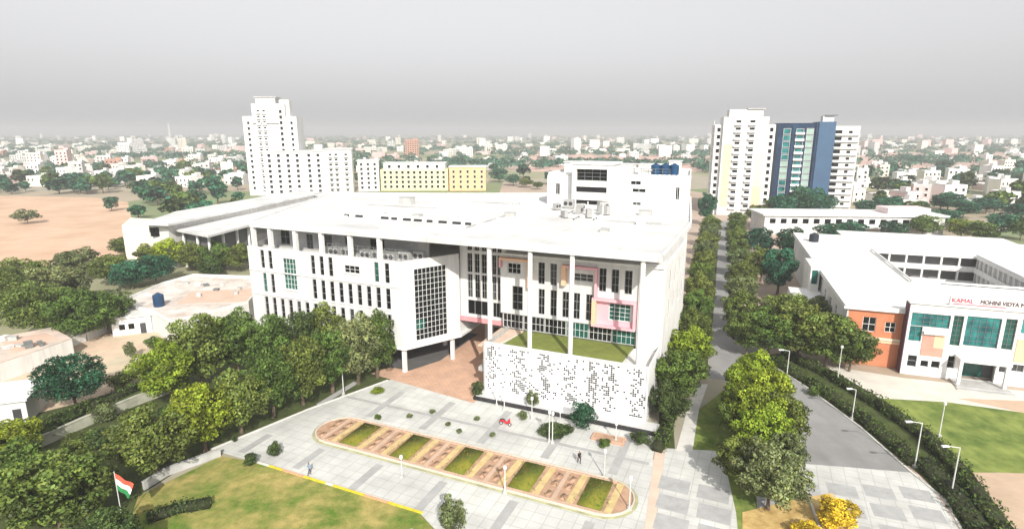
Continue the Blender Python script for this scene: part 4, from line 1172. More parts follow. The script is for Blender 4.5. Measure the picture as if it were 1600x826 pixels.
MO = ORD + ["fifteenth", "sixteenth", "seventeenth", "eighteenth", "nineteenth", "twentieth", "twenty-first", "twenty-second", "twenty-third", "twenty-fourth", "twenty-fifth", "twenty-sixth"]
for i, (a, c, h, r, k) in enumerate(mid):
    x, y = G(a, c); tree(x, y, h, r, k, f"{MW[k]} tree, {MO[i]} from the left among the trees behind the school", "trees behind the school", cr=CROWNS_M)
midl = [(780, 285, 12, 8, 'teal'), (802, 290, 9, 7, 'teal'), (822, 293, 7, 6, 'olive'), (722, 296, 9, 5, 'olive'), (585, 296, 8, 5, 'olive'), (840, 296, 6, 5, 'mid'), (44, 350, 7, 6, 'grey'), (175, 330, 8, 4.5, 'dark')]
lb = ["round dark tree in the gap right of the peach building", "dark tree behind the main roof, second right of the peach building", "small olive tree behind the main roof beside the stair tower", "olive tree standing before the peach building", "olive tree between the white block and the yellow building", "low green tree left of the stair tower", "grey bare-looking tree standing in the brown field", "dark slender tree at the far edge of the brown field"]
for (a, c, h, r, k), lab in zip(midl, lb):
    x, y = G(a, c); tree(x, y, h, r, k, lab, cr=CROWNS_S if 'bare' in lab else CROWNS_M)

# ---------------------------------------------------------------- hedges and shrubs
def hedge_mesh(pts, w, h, size, dens, seed, core=None):
    rng = np.random.default_rng(seed); Ps, Ns = [], []; q = MB()
    for i in range(len(pts) - 1):
        a, c = np.array(pts[i]), np.array(pts[i + 1]); L_ = np.linalg.norm(c - a); d = (c - a) / L_; n_ = np.array((-d[1], d[0]))
        k = int(L_ * dens * (w + 2 * h))
        t = rng.uniform(0, L_, k); s_ = rng.uniform(0, w + 2 * h, k)
        for tt, ss in zip(t, s_):
            wob = 1 + 0.14 * math.sin(tt * 1.3 + i) + 0.10 * math.sin(tt * 3.1)
            if ss < h: o_, z, nn = -w / 2, ss * wob, (-n_[0], -n_[1], .3)
            elif ss < h + w: o_, z, nn = ss - h - w / 2, h * wob, (0, 0, 1)
            else: o_, z, nn = w / 2, (ss - h - w) * wob, (n_[0], n_[1], .3)
            p = a + d * tt + n_ * o_ * wob
            Ps.append((p[0], p[1], z)); Ns.append(nn)
        p0, p1 = a, c; m_ = n_ * w * 0.40
        q.prism([tuple(p0 - m_), tuple(p1 - m_), tuple(p1 + m_), tuple(p0 + m_)], 0.02, h * 0.80)
    P = np.array(Ps) + rng.normal(size=(len(Ps), 3)) * 0.09; N = np.array(Ns, float) + 0.6 * rng.normal(size=(len(Ps), 3)); N /= np.linalg.norm(N, axis=1, keepdims=True)
    b_ = rng.uniform(0.55, 1.4, (len(P), 1)); T = np.concatenate([b_ * rng.uniform(.9, 1.15, b_.shape), b_, b_ * .9], 1)
    v, c = leaf_quads(P, N, size, rng, T)
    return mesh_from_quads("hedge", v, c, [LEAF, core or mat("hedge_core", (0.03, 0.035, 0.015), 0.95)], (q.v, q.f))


def hedge(pts, w, h, label, kind, size=0.30, dens=16, seed=1, par=None, name="hedge", core=None):
    o = obj(name, hedge_mesh(pts, w, h, size, dens, seed, core), par)
    o.color = GREENS[kind] + (1,)
    if par is None:
        tag(o, label, "hedge")
    return o


hedge(px((1208, 566), (1262, 598), (1340, 652), (1400, 700), (1428, 728)), 2.0, 1.2, "inner clipped hedge along the asphalt road's right edge", 'mid', seed=1)
hedge(px((1224, 556), (1290, 586), (1370, 634), (1440, 682), (1500, 742), (1560, 826), (1610, 910)), 1.9, 1.3, "long outer hedge curving beside the school lawn", 'mid', seed=2)
hedge(px((1436, 722), (1474, 758), (1530, 830), (1575, 905)), 2.4, 1.0, "low dark hedge right of the drive paving, below the lamp posts", 'deep', seed=3)
hedge(px((60, 672), (140, 640), (220, 606)), 1.6, 1.2, "overgrown hedge left of the low mossy wall", 'mid', seed=4)
hedge(px((230, 815), (280, 798), (330, 790)), 1.3, 1.0, "dark hedge between the lawn and the flag", 'deep', seed=5)
hedge(px((1026, 706), (1036, 690), (1044, 668), (1052, 640)), 1.6, 1.3, "hedge along the right end of the podium", 'mid', seed=6)


def shrub(a, c, h, r, kind, label, cr=None, cat="shrub", group=None):
    x, y = G(a, c)
    o = obj("shrub", trng.choice(cr or CROWNS_M), None, (x, y, h * 0.5), trng.uniform(0, 6), (r, r, h * 0.55))
    o.color = GREENS[kind] + (1,)
    return tag(o, label, cat, group)


SH = [(746, 620, 2.6, 1.1, 'deep', "dark shrub at the podium's left corner"), (832, 636, 3.0, 1.2, 'grey', "thin grey-green sapling before the screen wall"),
      (912, 668, 3.8, 1.9, 'dark', "dense dark green shrub before the screen wall"), (866, 678, 1.4, 2.2, 'deep', "low spreading shrub on the plaza near the twin poles"),
      (816, 655, 1.3, 0.9, 'grey', "small grey shrub left of the twin poles"), (884, 676, 1.2, 1.3, 'deep', "low shrub right of the twin poles"),
      (944, 698, 1.1, 1.0, 'mid', "small plant beside the terracotta tree pit"), (1000, 692, 1.6, 1.5, 'deep', "dark shrub at the podium's right corner"),
      (590, 656, 0.9, 0.6, 'mid', "tiny plant near the left end of the island bed"), (590, 614, 0.9, 1.2, 'bright', "low bright plant under the last plaza tree"),
      (366, 690, 0.8, 0.45, 'deep', "tiny round shrub on the plaza's left corner"), (430, 712, 2.0, 0.9, 'deep', "young shrub near the painted kerb"),
      (392, 728, 1.8, 0.9, 'deep', "shrub at the left end of the painted kerb"), (1044, 640, 2.0, 1.4, 'mid', "shrub beside the podium's right wall"),
      (1305, 822, 3.0, 2.5, 'yellow', "bright yellow flowering bush beside the drive paving"), (1262, 838, 1.4, 1.8, 'yellow', "low yellow bush left of the bright yellow one"),
      (1245, 655, 1.0, 1.1, 'deep', "low shrub at the island's right point"), (1270, 618, 1.4, 1.0, 'mid', "shrub at the road bend by the hedge"),
      (200, 690, 2.4, 2.6, 'grey', "grey-green bush by the mossy wall"), (60, 690, 2.2, 2.4, 'mid', "bush in front of the white hut"), (165, 655, 2.2, 2.0, 'grey', "bush right of the dark round tree"),
      (230, 590, 3.0, 2.4, 'mid', "bush behind the mossy wall"), (190, 608, 3.0, 2.2, 'olive', "bush right of the dark tree's trunk"), (210, 660, 2.0, 2.2, 'olive', "bush between wall and tree row"),
      (130, 700, 2.2, 2.6, 'olive', "bush left of the first plaza tree"), (205, 560, 3.4, 1.2, 'grey', "thin pale sapling in the left yard right of the dark round tree"), (240, 545, 2.4, 1.8, 'mid', "bush at the left yard's right end"), (100, 660, 1.6, 2.2, 'deep', "low bush below the dark round tree"), (30, 690, 1.8, 2.2, 'bright', "bright bush right of the hut's doorway"), (270, 660, 2.4, 2.4, 'mid', "bush under the bright second plaza tree"), (60, 612, 1.6, 1.6, 'grey', "pale bush beside the hut's roof"), (165, 700, 2.6, 2.8, 'deep', "dark bush between the mossy wall and the plaza trees"), (330, 660, 2.2, 2.6, 'deep', "dark bush in the shade between the two tree rows"), (420, 620, 2.2, 2.4, 'deep', "dark bush behind the third plaza tree"), (480, 598, 2.2, 2.4, 'deep', "dark bush behind the fifth plaza tree"), (708, 836, 5.0, 1.7, 'grey', "young pointed tree at the bottom of the plaza")]
for s_ in SH:
    shrub(*s_, cr=CROWNS_S if 'sapling' in s_[5] or 'pointed' in s_[5] else None)
for i, (a, c) in enumerate(((640, 652), (676, 645), (700, 665), (718, 676), (745, 656), (770, 682))):
    shrub(a, c, 0.6, 0.5, 'grey', f"small pale plant on the plaza behind the island bed, {ORD[i]} from the left", group="small plants on the plaza")

# ---------------------------------------------------------------- island bed on the plaza
bed = thing("planting_bed", "long rounded planting bed with green clipped blocks and pale strips on the plaza", "planting bed", (OB[0], OB[1], 0.0), ROTB)
def stadium(u0, u1, vc, r, k=12):
    pts = [(u1 - r + r * math.sin(t), vc - r * math.cos(t)) for t in np.linspace(0, math.pi, k)]
    return pts + [(u0 + r - r * math.sin(t), vc + r * math.cos(t)) for t in np.linspace(0, math.pi, k)]
VC = -17.9
b = MB(); b.prism(stadium(-41.6, 2.8, VC, 3.9), 0.031, 0.06); b.build("grass_fringe", mat("worn_turf", (0.36, 0.36, 0.22), 0.95, 0.22, 0.5), bed)
ou, inn = stadium(-41.2, 2.4, VC, 3.5), stadium(-41.05, 2.25, VC, 3.35)
q = MB()
for i in range(len(ou)):
    k = (i + 1) % len(ou)
    q.quad(ou[i] + (0.06,), ou[k] + (0.06,), ou[k] + (0.3,), ou[i] + (0.3,)); q.quad(ou[i] + (0.3,), ou[k] + (0.3,), inn[k] + (0.3,), inn[i] + (0.3,)); q.quad(inn[k] + (0.06,), inn[i] + (0.06,), inn[i] + (0.3,), inn[k] + (0.3,))
q.build("kerb", mat("bed_kerb", (0.56, 0.50, 0.43), 0.9, 0.1), bed)
b = MB(); b.prism(inn, 0.05, 0.16); b.build("soil", SOIL, bed)
SANDR = mat("bed_sand", (0.54, 0.41, 0.20), 0.95, 0.15, 1.2)
PATHR = mat("bed_path", (0.50, 0.36, 0.27), 0.9, 0.1, 0.8)
BT = mat("block_turf", (0.12, 0.155, 0.018), 0.95, 0.15, 0.5, col2=(0.18, 0.165, 0.02), bump=0.5)
for i, u in enumerate((-34.6, -26.6, -18.7, -10.3, -2.0)):
    o = hedge([(u, VC - 2.75), (u, VC + 2.75)], 3.3, 0.36, "", 'lime', 0.16, 12, 20 + i, bed, "clipped_block", BT)
    o.color = ((0.20, 0.17, 0.018, 1), (0.17, 0.19, 0.018, 1), (0.20, 0.17, 0.02, 1), (0.14, 0.20, 0.018, 1), (0.11, 0.19, 0.018, 1))[i]
    for du in (-2.15, 2.15):
        b = MB(); b.prism([(u + du - 0.5, VC - 2.9), (u + du + 0.3, VC - 2.9), (u + du + 0.5, VC + 2.9), (u + du - 0.3, VC + 2.9)], 0.161, 0.2); b.build("sand_strip", SANDR, bed)
for i, u in enumerate((-38.6, -30.6, -22.6, -14.5, -6.1)):
    b = MB(); b.box(u - 0.25, u + 0.25, VC - 2.9, VC + 2.9, 0.161, 0.23); b.build("cross_path", PATHR, bed)
    for k, du in enumerate((-0.85, 0.85)):
        for j in range(3):
            v0 = VC - 2.6 + 1.8 * j + 0.3 * ((i + j) % 2)
            o = hedge([(u + du, v0), (u + du + 0.2, v0 + 1.1)], 0.7, 0.28, "", 'mid', 0.17, 12, 40 + 6 * i + 3 * k + j, bed, "flower_clump", SOIL)
            o.color = ((0.26, 0.11, 0.07, 1), (0.36, 0.27, 0.10, 1), (0.16, 0.12, 0.05, 1))[(i + k + j) % 3]
for v in (-3.0, 3.0):
    b = MB(); b.box(-38.4, -0.2, VC + v - 0.1, VC + v + 0.1, 0.161, 0.26); b.build("edging", PATHR, bed)
# smaller tree pits
pit = thing("tree_pit", "terracotta edged rectangular pit with soil on the right of the plaza", "tree pit", W(-3.6, -5.6) + (0,), ROTB)
bx("edging", TERRA, pit, -2.2, 2.2, -0.9, 0.9, 0.031, 0.3); bx("soil", SOIL, pit, -1.9, 1.9, -0.6, 0.6, 0.301, 0.34)

# ---------------------------------------------------------------- street furniture
def lamp(a, c, h, label, arm=0.0, group="lamp posts beside the road", rz=0.0):
    x, y = G(a, c)
    t = thing("lamp_post", label, "lamp post", (x, y, 0.0), rz, group)
    q = MB(); q.tube([(0, 0, 0.0), (0, 0, h)], [0.085, 0.055], 8); q.build("pole", METAL, t)
    q = MB(); q.box(-0.2, 0.2, -0.2, 0.2, 0.0, 0.35); q.build("base", GREYC, t)
    if arm:
        q = MB(); q.tube([(0, 0, h - 0.05), (-arm, 0, h + 0.15)], 0.045, 6); q.build("arm", METAL, t)
        q = MB(); q.prism([(-arm - 0.75, -0.16), (-arm + 0.05, -0.12), (-arm + 0.05, 0.12), (-arm - 0.75, 0.16)], h + 0.08, h + 0.22); q.build("lamp_head", WHITE, t)
    else:
        q = MB(); q.tube([(0, 0, h), (0, 0, h + 0.1), (0, 0, h + 0.45), (0, 0, h + 0.5)], [0.07, 0.2, 0.2, 0.05], 8); q.build("lamp_head", WHITE, t)
    return t
lamp(1228, 598, 5.6, "lamp post with arm at the bend of the road, first from the back", 1.0)
lamp(1331, 655, 4.6, "lamp post rising from the hedge, second from the back", 0.6)
lamp(1429, 730, 6.0, "lamp post rising from the hedge, third from the back", 1.3)
lamp(1486, 772, 5.9, "lamp post nearest the camera in the hedge on the right", 1.3)
lamp(1467, 682, 4.6, "slender pole standing on the school lawn")
lamp(1308, 598, 6.0, "slim dark pole in front of the brick wall of the school")
lamp(537, 616, 4.2, "lamp post at the plaza edge under the sixth tree", 0.5)
PP = [(776, 634, 2.6, "short pole at the left end of the podium plinth"), (788, 640, 2.6, "short pole second from the left by the plinth"), (831, 655, 3.0, "pole beside the sapling on the plaza"), (858, 690, 4.0, "left one of the twin tall poles on the plaza"), (863, 692, 4.0, "right one of the twin tall poles on the plaza"), (875, 668, 2.2, "short pole behind the twin poles"), (944, 745, 3.2, "pole on the plaza behind the island bed's right end"), (983, 796, 3.6, "pole at the right tip of the island bed"), (789, 770, 3.0, "pole inside the island bed"), (962, 690, 2.4, "short pole near the podium's right end"), (628, 745, 2.4, "low pole in front of the island bed's left half"), (1158, 715, 3.0, "pole between the island trees")]
for a, c, h, lab in PP:
    lamp(a, c, h, lab, group="slim poles on the plaza")
# flag
fx, fy = G(193, 822)
fl = thing("flag_pole", "hanging tricolour flag of saffron, white and green on a pole at lower left", "flag", (fx, fy, 0), 0.2)
q = MB(); q.tube([(0, 0, 0), (0, 0, 6.4)], [0.06, 0.04], 8); q.build("pole", METAL, fl)
bx("base", WHITE, fl, -0.5, 0.5, -0.5, 0.5, 0.02, 0.7)
cols = [mat("flag_saffron", (0.72, 0.10, 0.06), 0.8), mat("flag_white", (0.8, 0.8, 0.78), 0.8), mat("flag_green", (0.03, 0.22, 0.07), 0.8)]
cl = obj("flag_cloth", None, fl)
NX, NZ = 14, 4
for s_ in range(3):
    q = MB()
    def fp(i, k):
        t = i / NX; z = (s_ * NZ + k) / (3 * NZ)
        return (0.06 + 1.5 * t * (0.62 + 0.38 * (1 - z)), 0.16 * math.sin(t * 9 + z * 3) * t, 6.2 - 1.9 * z - 1.3 * t * (1.15 - 0.3 * z))
    for i in range(NX):
        for k in range(NZ):
            q.quad(fp(i, k), fp(i + 1, k), fp(i + 1, k + 1), fp(i, k + 1))
    q.build(["saffron_band", "white_band", "green_band"][s_], cols[s_], cl)
# red scooter by the podium
sx, sy = G(789, 664)
st = thing("scooter", "small red scooter parked on the plaza before the screen wall", "scooter", (sx, sy, 0.03), ROTB)
RED = mat("red_paint", (0.62, 0.02, 0.03), 0.35, 0.05)
q = MB()
q.tube([(-0.75, 0, 0.5), (-0.35, 0, 0.72), (0.1, 0, 0.55)], [0.1, 0.2, 0.16], 10); q.tube([(0.1, 0, 0.42), (0.45, 0, 0.4), (0.62, 0, 0.95)], [0.17, 0.16, 0.13], 10); q.tube([(0.62, 0, 0.6), (0.66, 0, 1.05)], [0.2, 0.1], 10)
q.build("body", RED, st)
q = MB(); q.tube([(-0.72, 0, 0.78), (-0.3, 0, 0.84), (0.05, 0, 0.78)], [0.1, 0.15, 0.1], 8); q.build("seat", DARKM, st)
for x in (-0.58, 0.74):
    q = MB()
    for j in range(14):
        a0, a1 = 2 * math.pi * j / 14, 2 * math.pi * (j + 1) / 14
        for (r0, y0, r1, y1) in ((0.24, -.06, 0.24, .06), (0.24, .06, 0.14, .04), (0.14, .04, 0.14, -.04), (0.14, -.04, 0.24, -.06)):
            q.quad((x + r0 * math.cos(a0), y0, .24 + r0 * math.sin(a0)), (x + r0 * math.cos(a1), y0, .24 + r0 * math.sin(a1)), (x + r1 * math.cos(a1), y1, .24 + r1 * math.sin(a1)), (x + r1 * math.cos(a0), y1, .24 + r1 * math.sin(a0)))
    w_ = q.build("wheel", DARKM, st)
    q = MB(); q.tube([(x, -.05, .24), (x, .05, .24)], 0.13, 10); q.build("rim", METAL, w_)
q = MB(); q.tube([(0.6, -0.33, 1.12), (0.66, 0, 1.08), (0.6, 0.33, 1.12)], 0.025, 6); q.build("handlebar", DARKM, st)
# people: one continuous body each, posed mid-step
SKIN = mat("skin", (0.24, 0.13, 0.085), 0.6, 0.05)
HAIR = mat("hair", (0.015, 0.012, 0.01), 0.6, 0.1)
def person(a, c, label, top, bot, rz):
    x, y = G(a, c)
    me = bpy.data.meshes.new("body")
    V = [(0, 0, .95), (0, 0, 1.15), (0, 0, 1.38), (0, 0, 1.50), (0, .01, 1.60), (0, .015, 1.72),
         (.10, 0, .90), (.11, -.14, .50), (.11, -.06, .09), (.11, -.24, .05), (-.10, 0, .90), (-.11, .12, .50), (-.11, .28, .13), (-.11, .16, .05),
         (.19, 0, 1.40), (.25, .10, 1.14), (.26, .02, .90), (.26, -.03, .80), (-.19, 0, 1.40), (-.25, -.08, 1.14), (-.26, -.20, .93), (-.26, -.26, .85)]
    E_ = [(0, 1), (1, 2), (2, 3), (3, 4), (4, 5), (0, 6), (6, 7), (7, 8), (8, 9), (0, 10), (10, 11), (11, 12), (12, 13), (2, 14), (14, 15), (15, 16), (16, 17), (2, 18), (18, 19), (19, 20), (20, 21)]
    Rr = [.15, .14, .16, .062, .088, .075, .10, .068, .048, .04, .10, .068, .048, .04, .075, .052, .038, .04, .075, .052, .038, .04]
    me.from_pydata(V, E_, [])
    o = bpy.data.objects.new("person", me); COL.objects.link(o)
    sk = o.modifiers.new("skin", 'SKIN'); o.modifiers.new("sub", 'SUBSURF').levels = 1
    for i, sv in enumerate(me.skin_vertices[0].data):
        sv.radius = (Rr[i], Rr[i] * (0.68 if i < 3 else 1)); sv.use_root = (i == 0)
    dg = bpy.context.evaluated_depsgraph_get(); dg.update()
    m2 = bpy.data.meshes.new_from_object(o.evaluated_get(dg))
    o.modifiers.clear(); o.data = m2
    m2.materials.clear()
    for m in (SKIN, top, bot, HAIR, DARKM):
        m2.materials.append(m)
    for p in m2.polygons:
        z, xx, yy = p.center.z, p.center.x, p.center.y
        p.material_index = 4 if z < .1 else 2 if z < .98 and abs(xx) < .215 else (1 if z < 1.46 and not (abs(xx) > .2 and z < 1.12) else (3 if z > 1.69 or (z > 1.56 and yy > .05) else 0))
        p.use_smooth = True
    o.location, o.rotation_euler = (x, y, 0.035), (0, 0, rz)
    return tag(o, label, "person")
person(905, 724, "person in dark clothes walking on the plaza behind the island bed", mat("dark_cloth", (0.02, 0.02, 0.025), 0.9), mat("dark_trousers", (0.02, 0.02, 0.03), 0.9), 0.4)
person(484, 742, "person in a pale blue top near the painted kerb", mat("blue_cloth", (0.18, 0.30, 0.48), 0.9), mat("grey_trousers", (0.07, 0.07, 0.08), 0.9), 2.2)


# ---------------------------------------------------------------- things on the roofs
def ac_unit(u, v, z, label, s=1.0, rz=0.0):
    x, y = W(u, v)
    t = thing("air_conditioner", label, "air conditioner", (x, y, z), ROTB + rz, "rooftop air conditioners")
    q = MB(); q.box(-.9 * s, .9 * s, -.45 * s, .45 * s, .15, 1.5 * s); q.build("casing", mat("ac_grey", (0.36, 0.36, 0.355), 0.5, 0.1), t)
    for xx in (-.42, .42):
        q = MB(); q.tube([(xx * s, -.47 * s, .85 * s), (xx * s, -.455 * s, .85 * s)], 0.34 * s, 14); q.build("fan_grille", DARKM, t)
    q = MB()
    for xx in (-.8, .7):
        q.box(xx * s, xx * s + .1, -.45 * s, .45 * s, 0, .15)
    q.build("feet", DARKM, t)
ULAB = ["on the left block's open top floor, nearest its corner posts", "second on the open top floor of the left block", "third on the open top floor of the left block", "fourth on the open top floor of the left block", "fifth on the open top floor of the left block", "sixth on the open top floor of the left block", "last on the open top floor near the glazed end wall"]
for i, u in enumerate((-56, -53.6, -49.2, -47, -44.4, -42.2, -40.2)):
    ac_unit(u, 4.4 + 0.4 * (i % 2) + max(0, u + 43) * .9, 18.42, "grey air conditioner " + ULAB[i], 1.2)
RL = [(-26, 44.5, 1.3), (-22.5, 42, 1.0), (-18, 43, 1.3), (-27.5, 41, 1.0), (-21, 36, 1.2), (-18.2, 33, 1.1), (-22.5, 31, 0.9), (-16.5, 38, 1.2)]
for i, (u, v, s_) in enumerate(RL):
    ac_unit(u, v, ZR + 0.01, f"air conditioner on the main roof, {ORD[i]} of the cluster before the stair tower", s_, 0.4 * i)
for i, (u, v, L_) in enumerate(((-20, 29, 8), (-23.5, 34, 6), (-16.4, 30, 5))):
    x, y = W(u, v)
    t = thing("pipe_run", f"{['long', 'bent', 'short'][i]} steel pipe run on the main roof before the stair tower", "pipe", (x, y, ZR), ROTB)
    q = MB(); q.tube([(0, 0, .4), (0, L_, .4), (0.4, L_, .4), (0.4, L_, 2.6)], 0.13, 6); q.build("pipe", METAL, t)
    q = MB()
    for k in range(3):
        q.box(-.1, .1, k * L_ / 2.4, k * L_ / 2.4 + .15, .005, .3)
    q.build("supports", DARKM, t)
def tank(x, y, z, r, h, m, label, legs=0.0):
    t = thing("water_tank", label, "water tank", (x, y, z), 0)
    q = MB(); q.tube([(0, 0, legs), (0, 0, legs + .05), (0, 0, legs + h * .9), (0, 0, legs + h), (0, 0, legs + h + .12)], [r * .96, r, r, r * .55, r * .3], 18)
    for k in range(1, 5):
        q.tube([(0, 0, legs + h * k * .18), (0, 0, legs + h * k * .18 + .07)], r * 1.03, 18, cap=False)
    q.build("body", m, t)
    q = MB(); q.tube([(0, 0, legs + h + .1), (0, 0, legs + h + .22)], r * .28, 10); q.build("lid", m, t)
    q = MB()
    for k in range(4):
        a_ = k * math.pi / 2 + .6; q.box(r * .7 * math.cos(a_) - .08, r * .7 * math.cos(a_) + .08, r * .7 * math.sin(a_) - .08, r * .7 * math.sin(a_) + .08, 0.0, max(legs, .06))
    q.build("stand", DARKM, t)
x, y = G(249, 478, 4); tank(x, y, 4.01, 1.05, 2.7, mat("tank_navy", (0.015, 0.05, 0.11), 0.4, 0.1), "dark blue upright water tank on the low roof at left")
for i, (u, v) in enumerate(((-9.6, 54.5), (-7.7, 55), (-5.8, 55.5))):
    x, y = W(u, v); tank(x, y, RZ, 1.0, 2.2, BLUET, f"blue water tank on the rear block, {['left', 'middle', 'right'][i]} one of three", 0.5)
for i, (a, c, zz) in enumerate(((1210, 376, 0),)):
    pass
x, y = WS(-6, 66); tank(x, y, ZS, 1.2, 2.2, BLACKT, "black water tank on the school's back left corner")

# ---------------------------------------------------------------- distant houses and trees
hrng = random.Random(11)
HW = [mat("house_white", (0.74, 0.73, 0.71), 0.85, 0.06, 0.2), mat("house_cream", (0.70, 0.66, 0.58), 0.85, 0.06, 0.2), mat("house_pink", (0.68, 0.50, 0.48), 0.85, 0.06, 0.2), mat("house_grey", (0.52, 0.52, 0.51), 0.85, 0.08, 0.2), mat("house_brick", (0.42, 0.24, 0.18), 0.85, 0.1, 0.3)]
_hm = {}
def house(x, y, w, d, h, rz, mi, label, group, parts):
    m = HW[mi]; t = None
    st_ = max(1, round(h / 3.2))
    wins = [(-w / 2 + (k + .5) * w / max(2, int(w / 3.2)), z * 3.2 + 1.0) for z in range(st_) for k in range(max(2, int(w / 3.2)))]
    def body(q, dark):
        q.box(-w / 2, w / 2, -d / 2, d / 2, 0, h, 0)
        for (a0, a1, b0, b1) in ((-w / 2, w / 2, -d / 2, -d / 2 + .3), (-w / 2, w / 2, d / 2 - .3, d / 2), (-w / 2, -w / 2 + .3, -d / 2 + .301, d / 2 - .301), (w / 2 - .3, w / 2, -d / 2 + .301, d / 2 - .301)):
            q.box(a0, a1, b0, b1, h + .002, h + .8, 0)
        q.box(w * .12, w * .42, d * .05, d * .4, h + .003, h + 2.6, 0)
    if parts:
        t = thing("house", label, "house", (x, y, 0), rz, group)
        q = MB(); q.box(-w / 2, w / 2, -d / 2, d / 2, 0, h); q.build("wall", m, t)
        q = MB()
        for (a0, a1, b0, b1) in ((-w / 2, w / 2, -d / 2, -d / 2 + .3), (-w / 2, w / 2, d / 2 - .3, d / 2), (-w / 2, -w / 2 + .3, -d / 2 + .301, d / 2 - .301), (w / 2 - .3, w / 2, -d / 2 + .301, d / 2 - .301)):
            q.box(a0, a1, b0, b1, h + .002, h + .8)
        q.box(w * .12, w * .42, d * .05, d * .4, h + .003, h + 2.6)
        q.build("roof_parapet", WHITE2, t)
        for (a, z) in wins:
            if hrng.random() < .85:
                pwin(t, a, -d / 2, z, 1.3, 1.4)
    else:
        q = MB(); body(q, 0)
        for (a, z) in wins:
            q.box(a - .65, a + .65, -d / 2 - .1, -d / 2 - .003, z, z + 1.4, 1)
        t = q.build("house", [m, GLASS], None, (x, y, 0), rz)
        tag(t, label, "house", group)
    return t


def nth(k):
    T = ["", "", "twenty", "thirty", "forty", "fifty", "sixty", "seventy", "eighty", "ninety"]
    F = ["", "first", "second", "third", "fourth", "fifth", "sixth", "seventh", "eighth", "ninth", "tenth", "eleventh", "twelfth", "thirteenth", "fourteenth", "fifteenth", "sixteenth", "seventeenth", "eighteenth", "nineteenth"]
    if k >= 100:
        return "hundredth" if k == 100 else "hundred-and-" + nth(k - 100)
    if k < 20:
        return F[k]
    return T[k // 10][:-1] + "ieth" if k % 10 == 0 else T[k // 10] + "-" + F[k % 10]


placed = []
def free(x, y, r):
    if any((x - a) ** 2 + (y - c) ** 2 < (r + q) ** 2 for a, c, q in placed):
        return False
    placed.append((x, y, r)); return True


def blocked(x, y):
    # keep clear of the towers, the main complex and the sight of the brown field
    if y < 245: return True
    if -185 < x < -85 and 345 < y < 420: return True
    if -95 < x < -10 and 385 < y < 425: return True
    if 90 < x < 190 and 270 < y < 330: return True
    return False


zones = [  # count, x range at unit distance (tan heading), y range, label, group
    (120, (-0.95, -0.47), (430, 1000), "house in the left village", "village houses on the left"),
    (40, (-0.95, -0.40), (1000, 1500), "building near the left horizon", "far buildings on the left"),
    (46, (-0.30, 0.32), (560, 1700), "building on the horizon behind the main roof", "far buildings in the middle"),
    (50, (0.52, 0.97), (300, 620), "house among trees beyond the school", "village houses on the right"),
    (36, (0.40, 0.95), (700, 1900), "building near the right horizon", "far buildings on the right")]
for cnt, (h0, h1), (y0, y1), lab, grp in zones:
    n_ = tries = 0; hl_ = []
    while n_ < cnt and tries < 3000:
        tries += 1
        y = y0 * (y1 / y0) ** hrng.random(); x = y * hrng.uniform(h0, h1)
        w, d = hrng.uniform(7, 16), hrng.uniform(7, 13)
        if y > 900: w *= 1.5
        if blocked(x, y) or not free(x, y, w * .62): continue
        big = hrng.random() < .06
        h = hrng.choice((3.6, 3.8, 6.8, 7.0, 10.2)) * (2.0 if big else 1) * (1.3 if y > 900 else 1)
        hl_.append((x, y, w, d, h)); n_ += 1
    hl_.sort(key=lambda t: t[0] / t[1])
    for i, (x, y, w, d, h) in enumerate(hl_):
        mi = hrng.choices((0, 1, 2, 3, 4), (5, 3, 1, 2, .6))[0]
        l_ = f"{('white', 'cream', 'pink', 'grey', 'brick')[mi]} {'tall' if h > 8 else 'low'} {lab}, {nth(i + 1)} from the left"
        house(x, y, w, d, h, hrng.uniform(-.5, .5), mi, l_, grp, y < 520)
# mast on the horizon at left
mx_, my_ = -0.58 * 900, 900
ms = thing("radio_mast", "thin lattice mast on the hazy horizon at left", "mast", (mx_, my_, 0))
q = MB()
for sx_, sy_ in ((-1, -1), (1, -1), (1, 1), (-1, 1)):
    q.tube([(sx_ * 2.2, sy_ * 2.2, 0), (sx_ * .3, sy_ * .3, 52)], .22, 4)
for k in range(13):
    z = k * 4; f = 2.2 - 1.9 * z / 52
    q.tube([(-f, -f, z), (f, -f, z + 3)], .12, 4); q.tube([(f, -f, z), (f, f, z + 3)], .12, 4)
q.build("lattice", METAL, ms)

tzones = [
    (96, (-0.97, -0.42), (374, 560), "the left village", "village trees on the left"),
    (16, (-0.66, -0.47), (262, 372), "the ground behind the long hall", "trees behind the long hall"),
    (26, (-0.30, 0.20), (440, 700), "the fields behind the main roof", "far trees in the middle"),
    (62, (0.42, 0.97), (285, 560), "the fields beyond the school", "far trees on the right")]
frng = random.Random(21)
KINDW = {'teal': 'blue-green', 'dark': 'dark green', 'mid': 'green', 'deep': 'dull green'}
for cnt, (h0, h1), (y0, y1), where, grp in tzones:
    lst = []; tries = 0
    while len(lst) < cnt and tries < 4000:
        tries += 1
        y = y0 * (y1 / y0) ** (frng.random() ** 1.5); x = y * frng.uniform(h0, h1)
        r = frng.uniform(3.6, 7.4)
        if blocked(x, y) or not free(x, y, r * .7): continue
        lst.append((x, y, r))
    lst.sort(key=lambda t: t[0] / t[1])
    for i, (x, y, r) in enumerate(lst):
        h = r * frng.uniform(1.3, 1.9)
        o = obj("tree", frng.choice(FAR), None, (x, y, h * .62), frng.uniform(0, 6), (r, r, h * .52))
        kk = frng.choice(('teal', 'teal', 'dark', 'mid', 'deep'))
        g = GREENS[kk]; f = frng.uniform(.8, 1.25)
        o.color = (g[0] * f, g[1] * f, g[2] * f, 1)
        tag(o, f"{'broad' if r > 5.5 else 'small'} {KINDW[kk]} tree in {where}, {nth(i + 1)} from the left", "tree", grp)
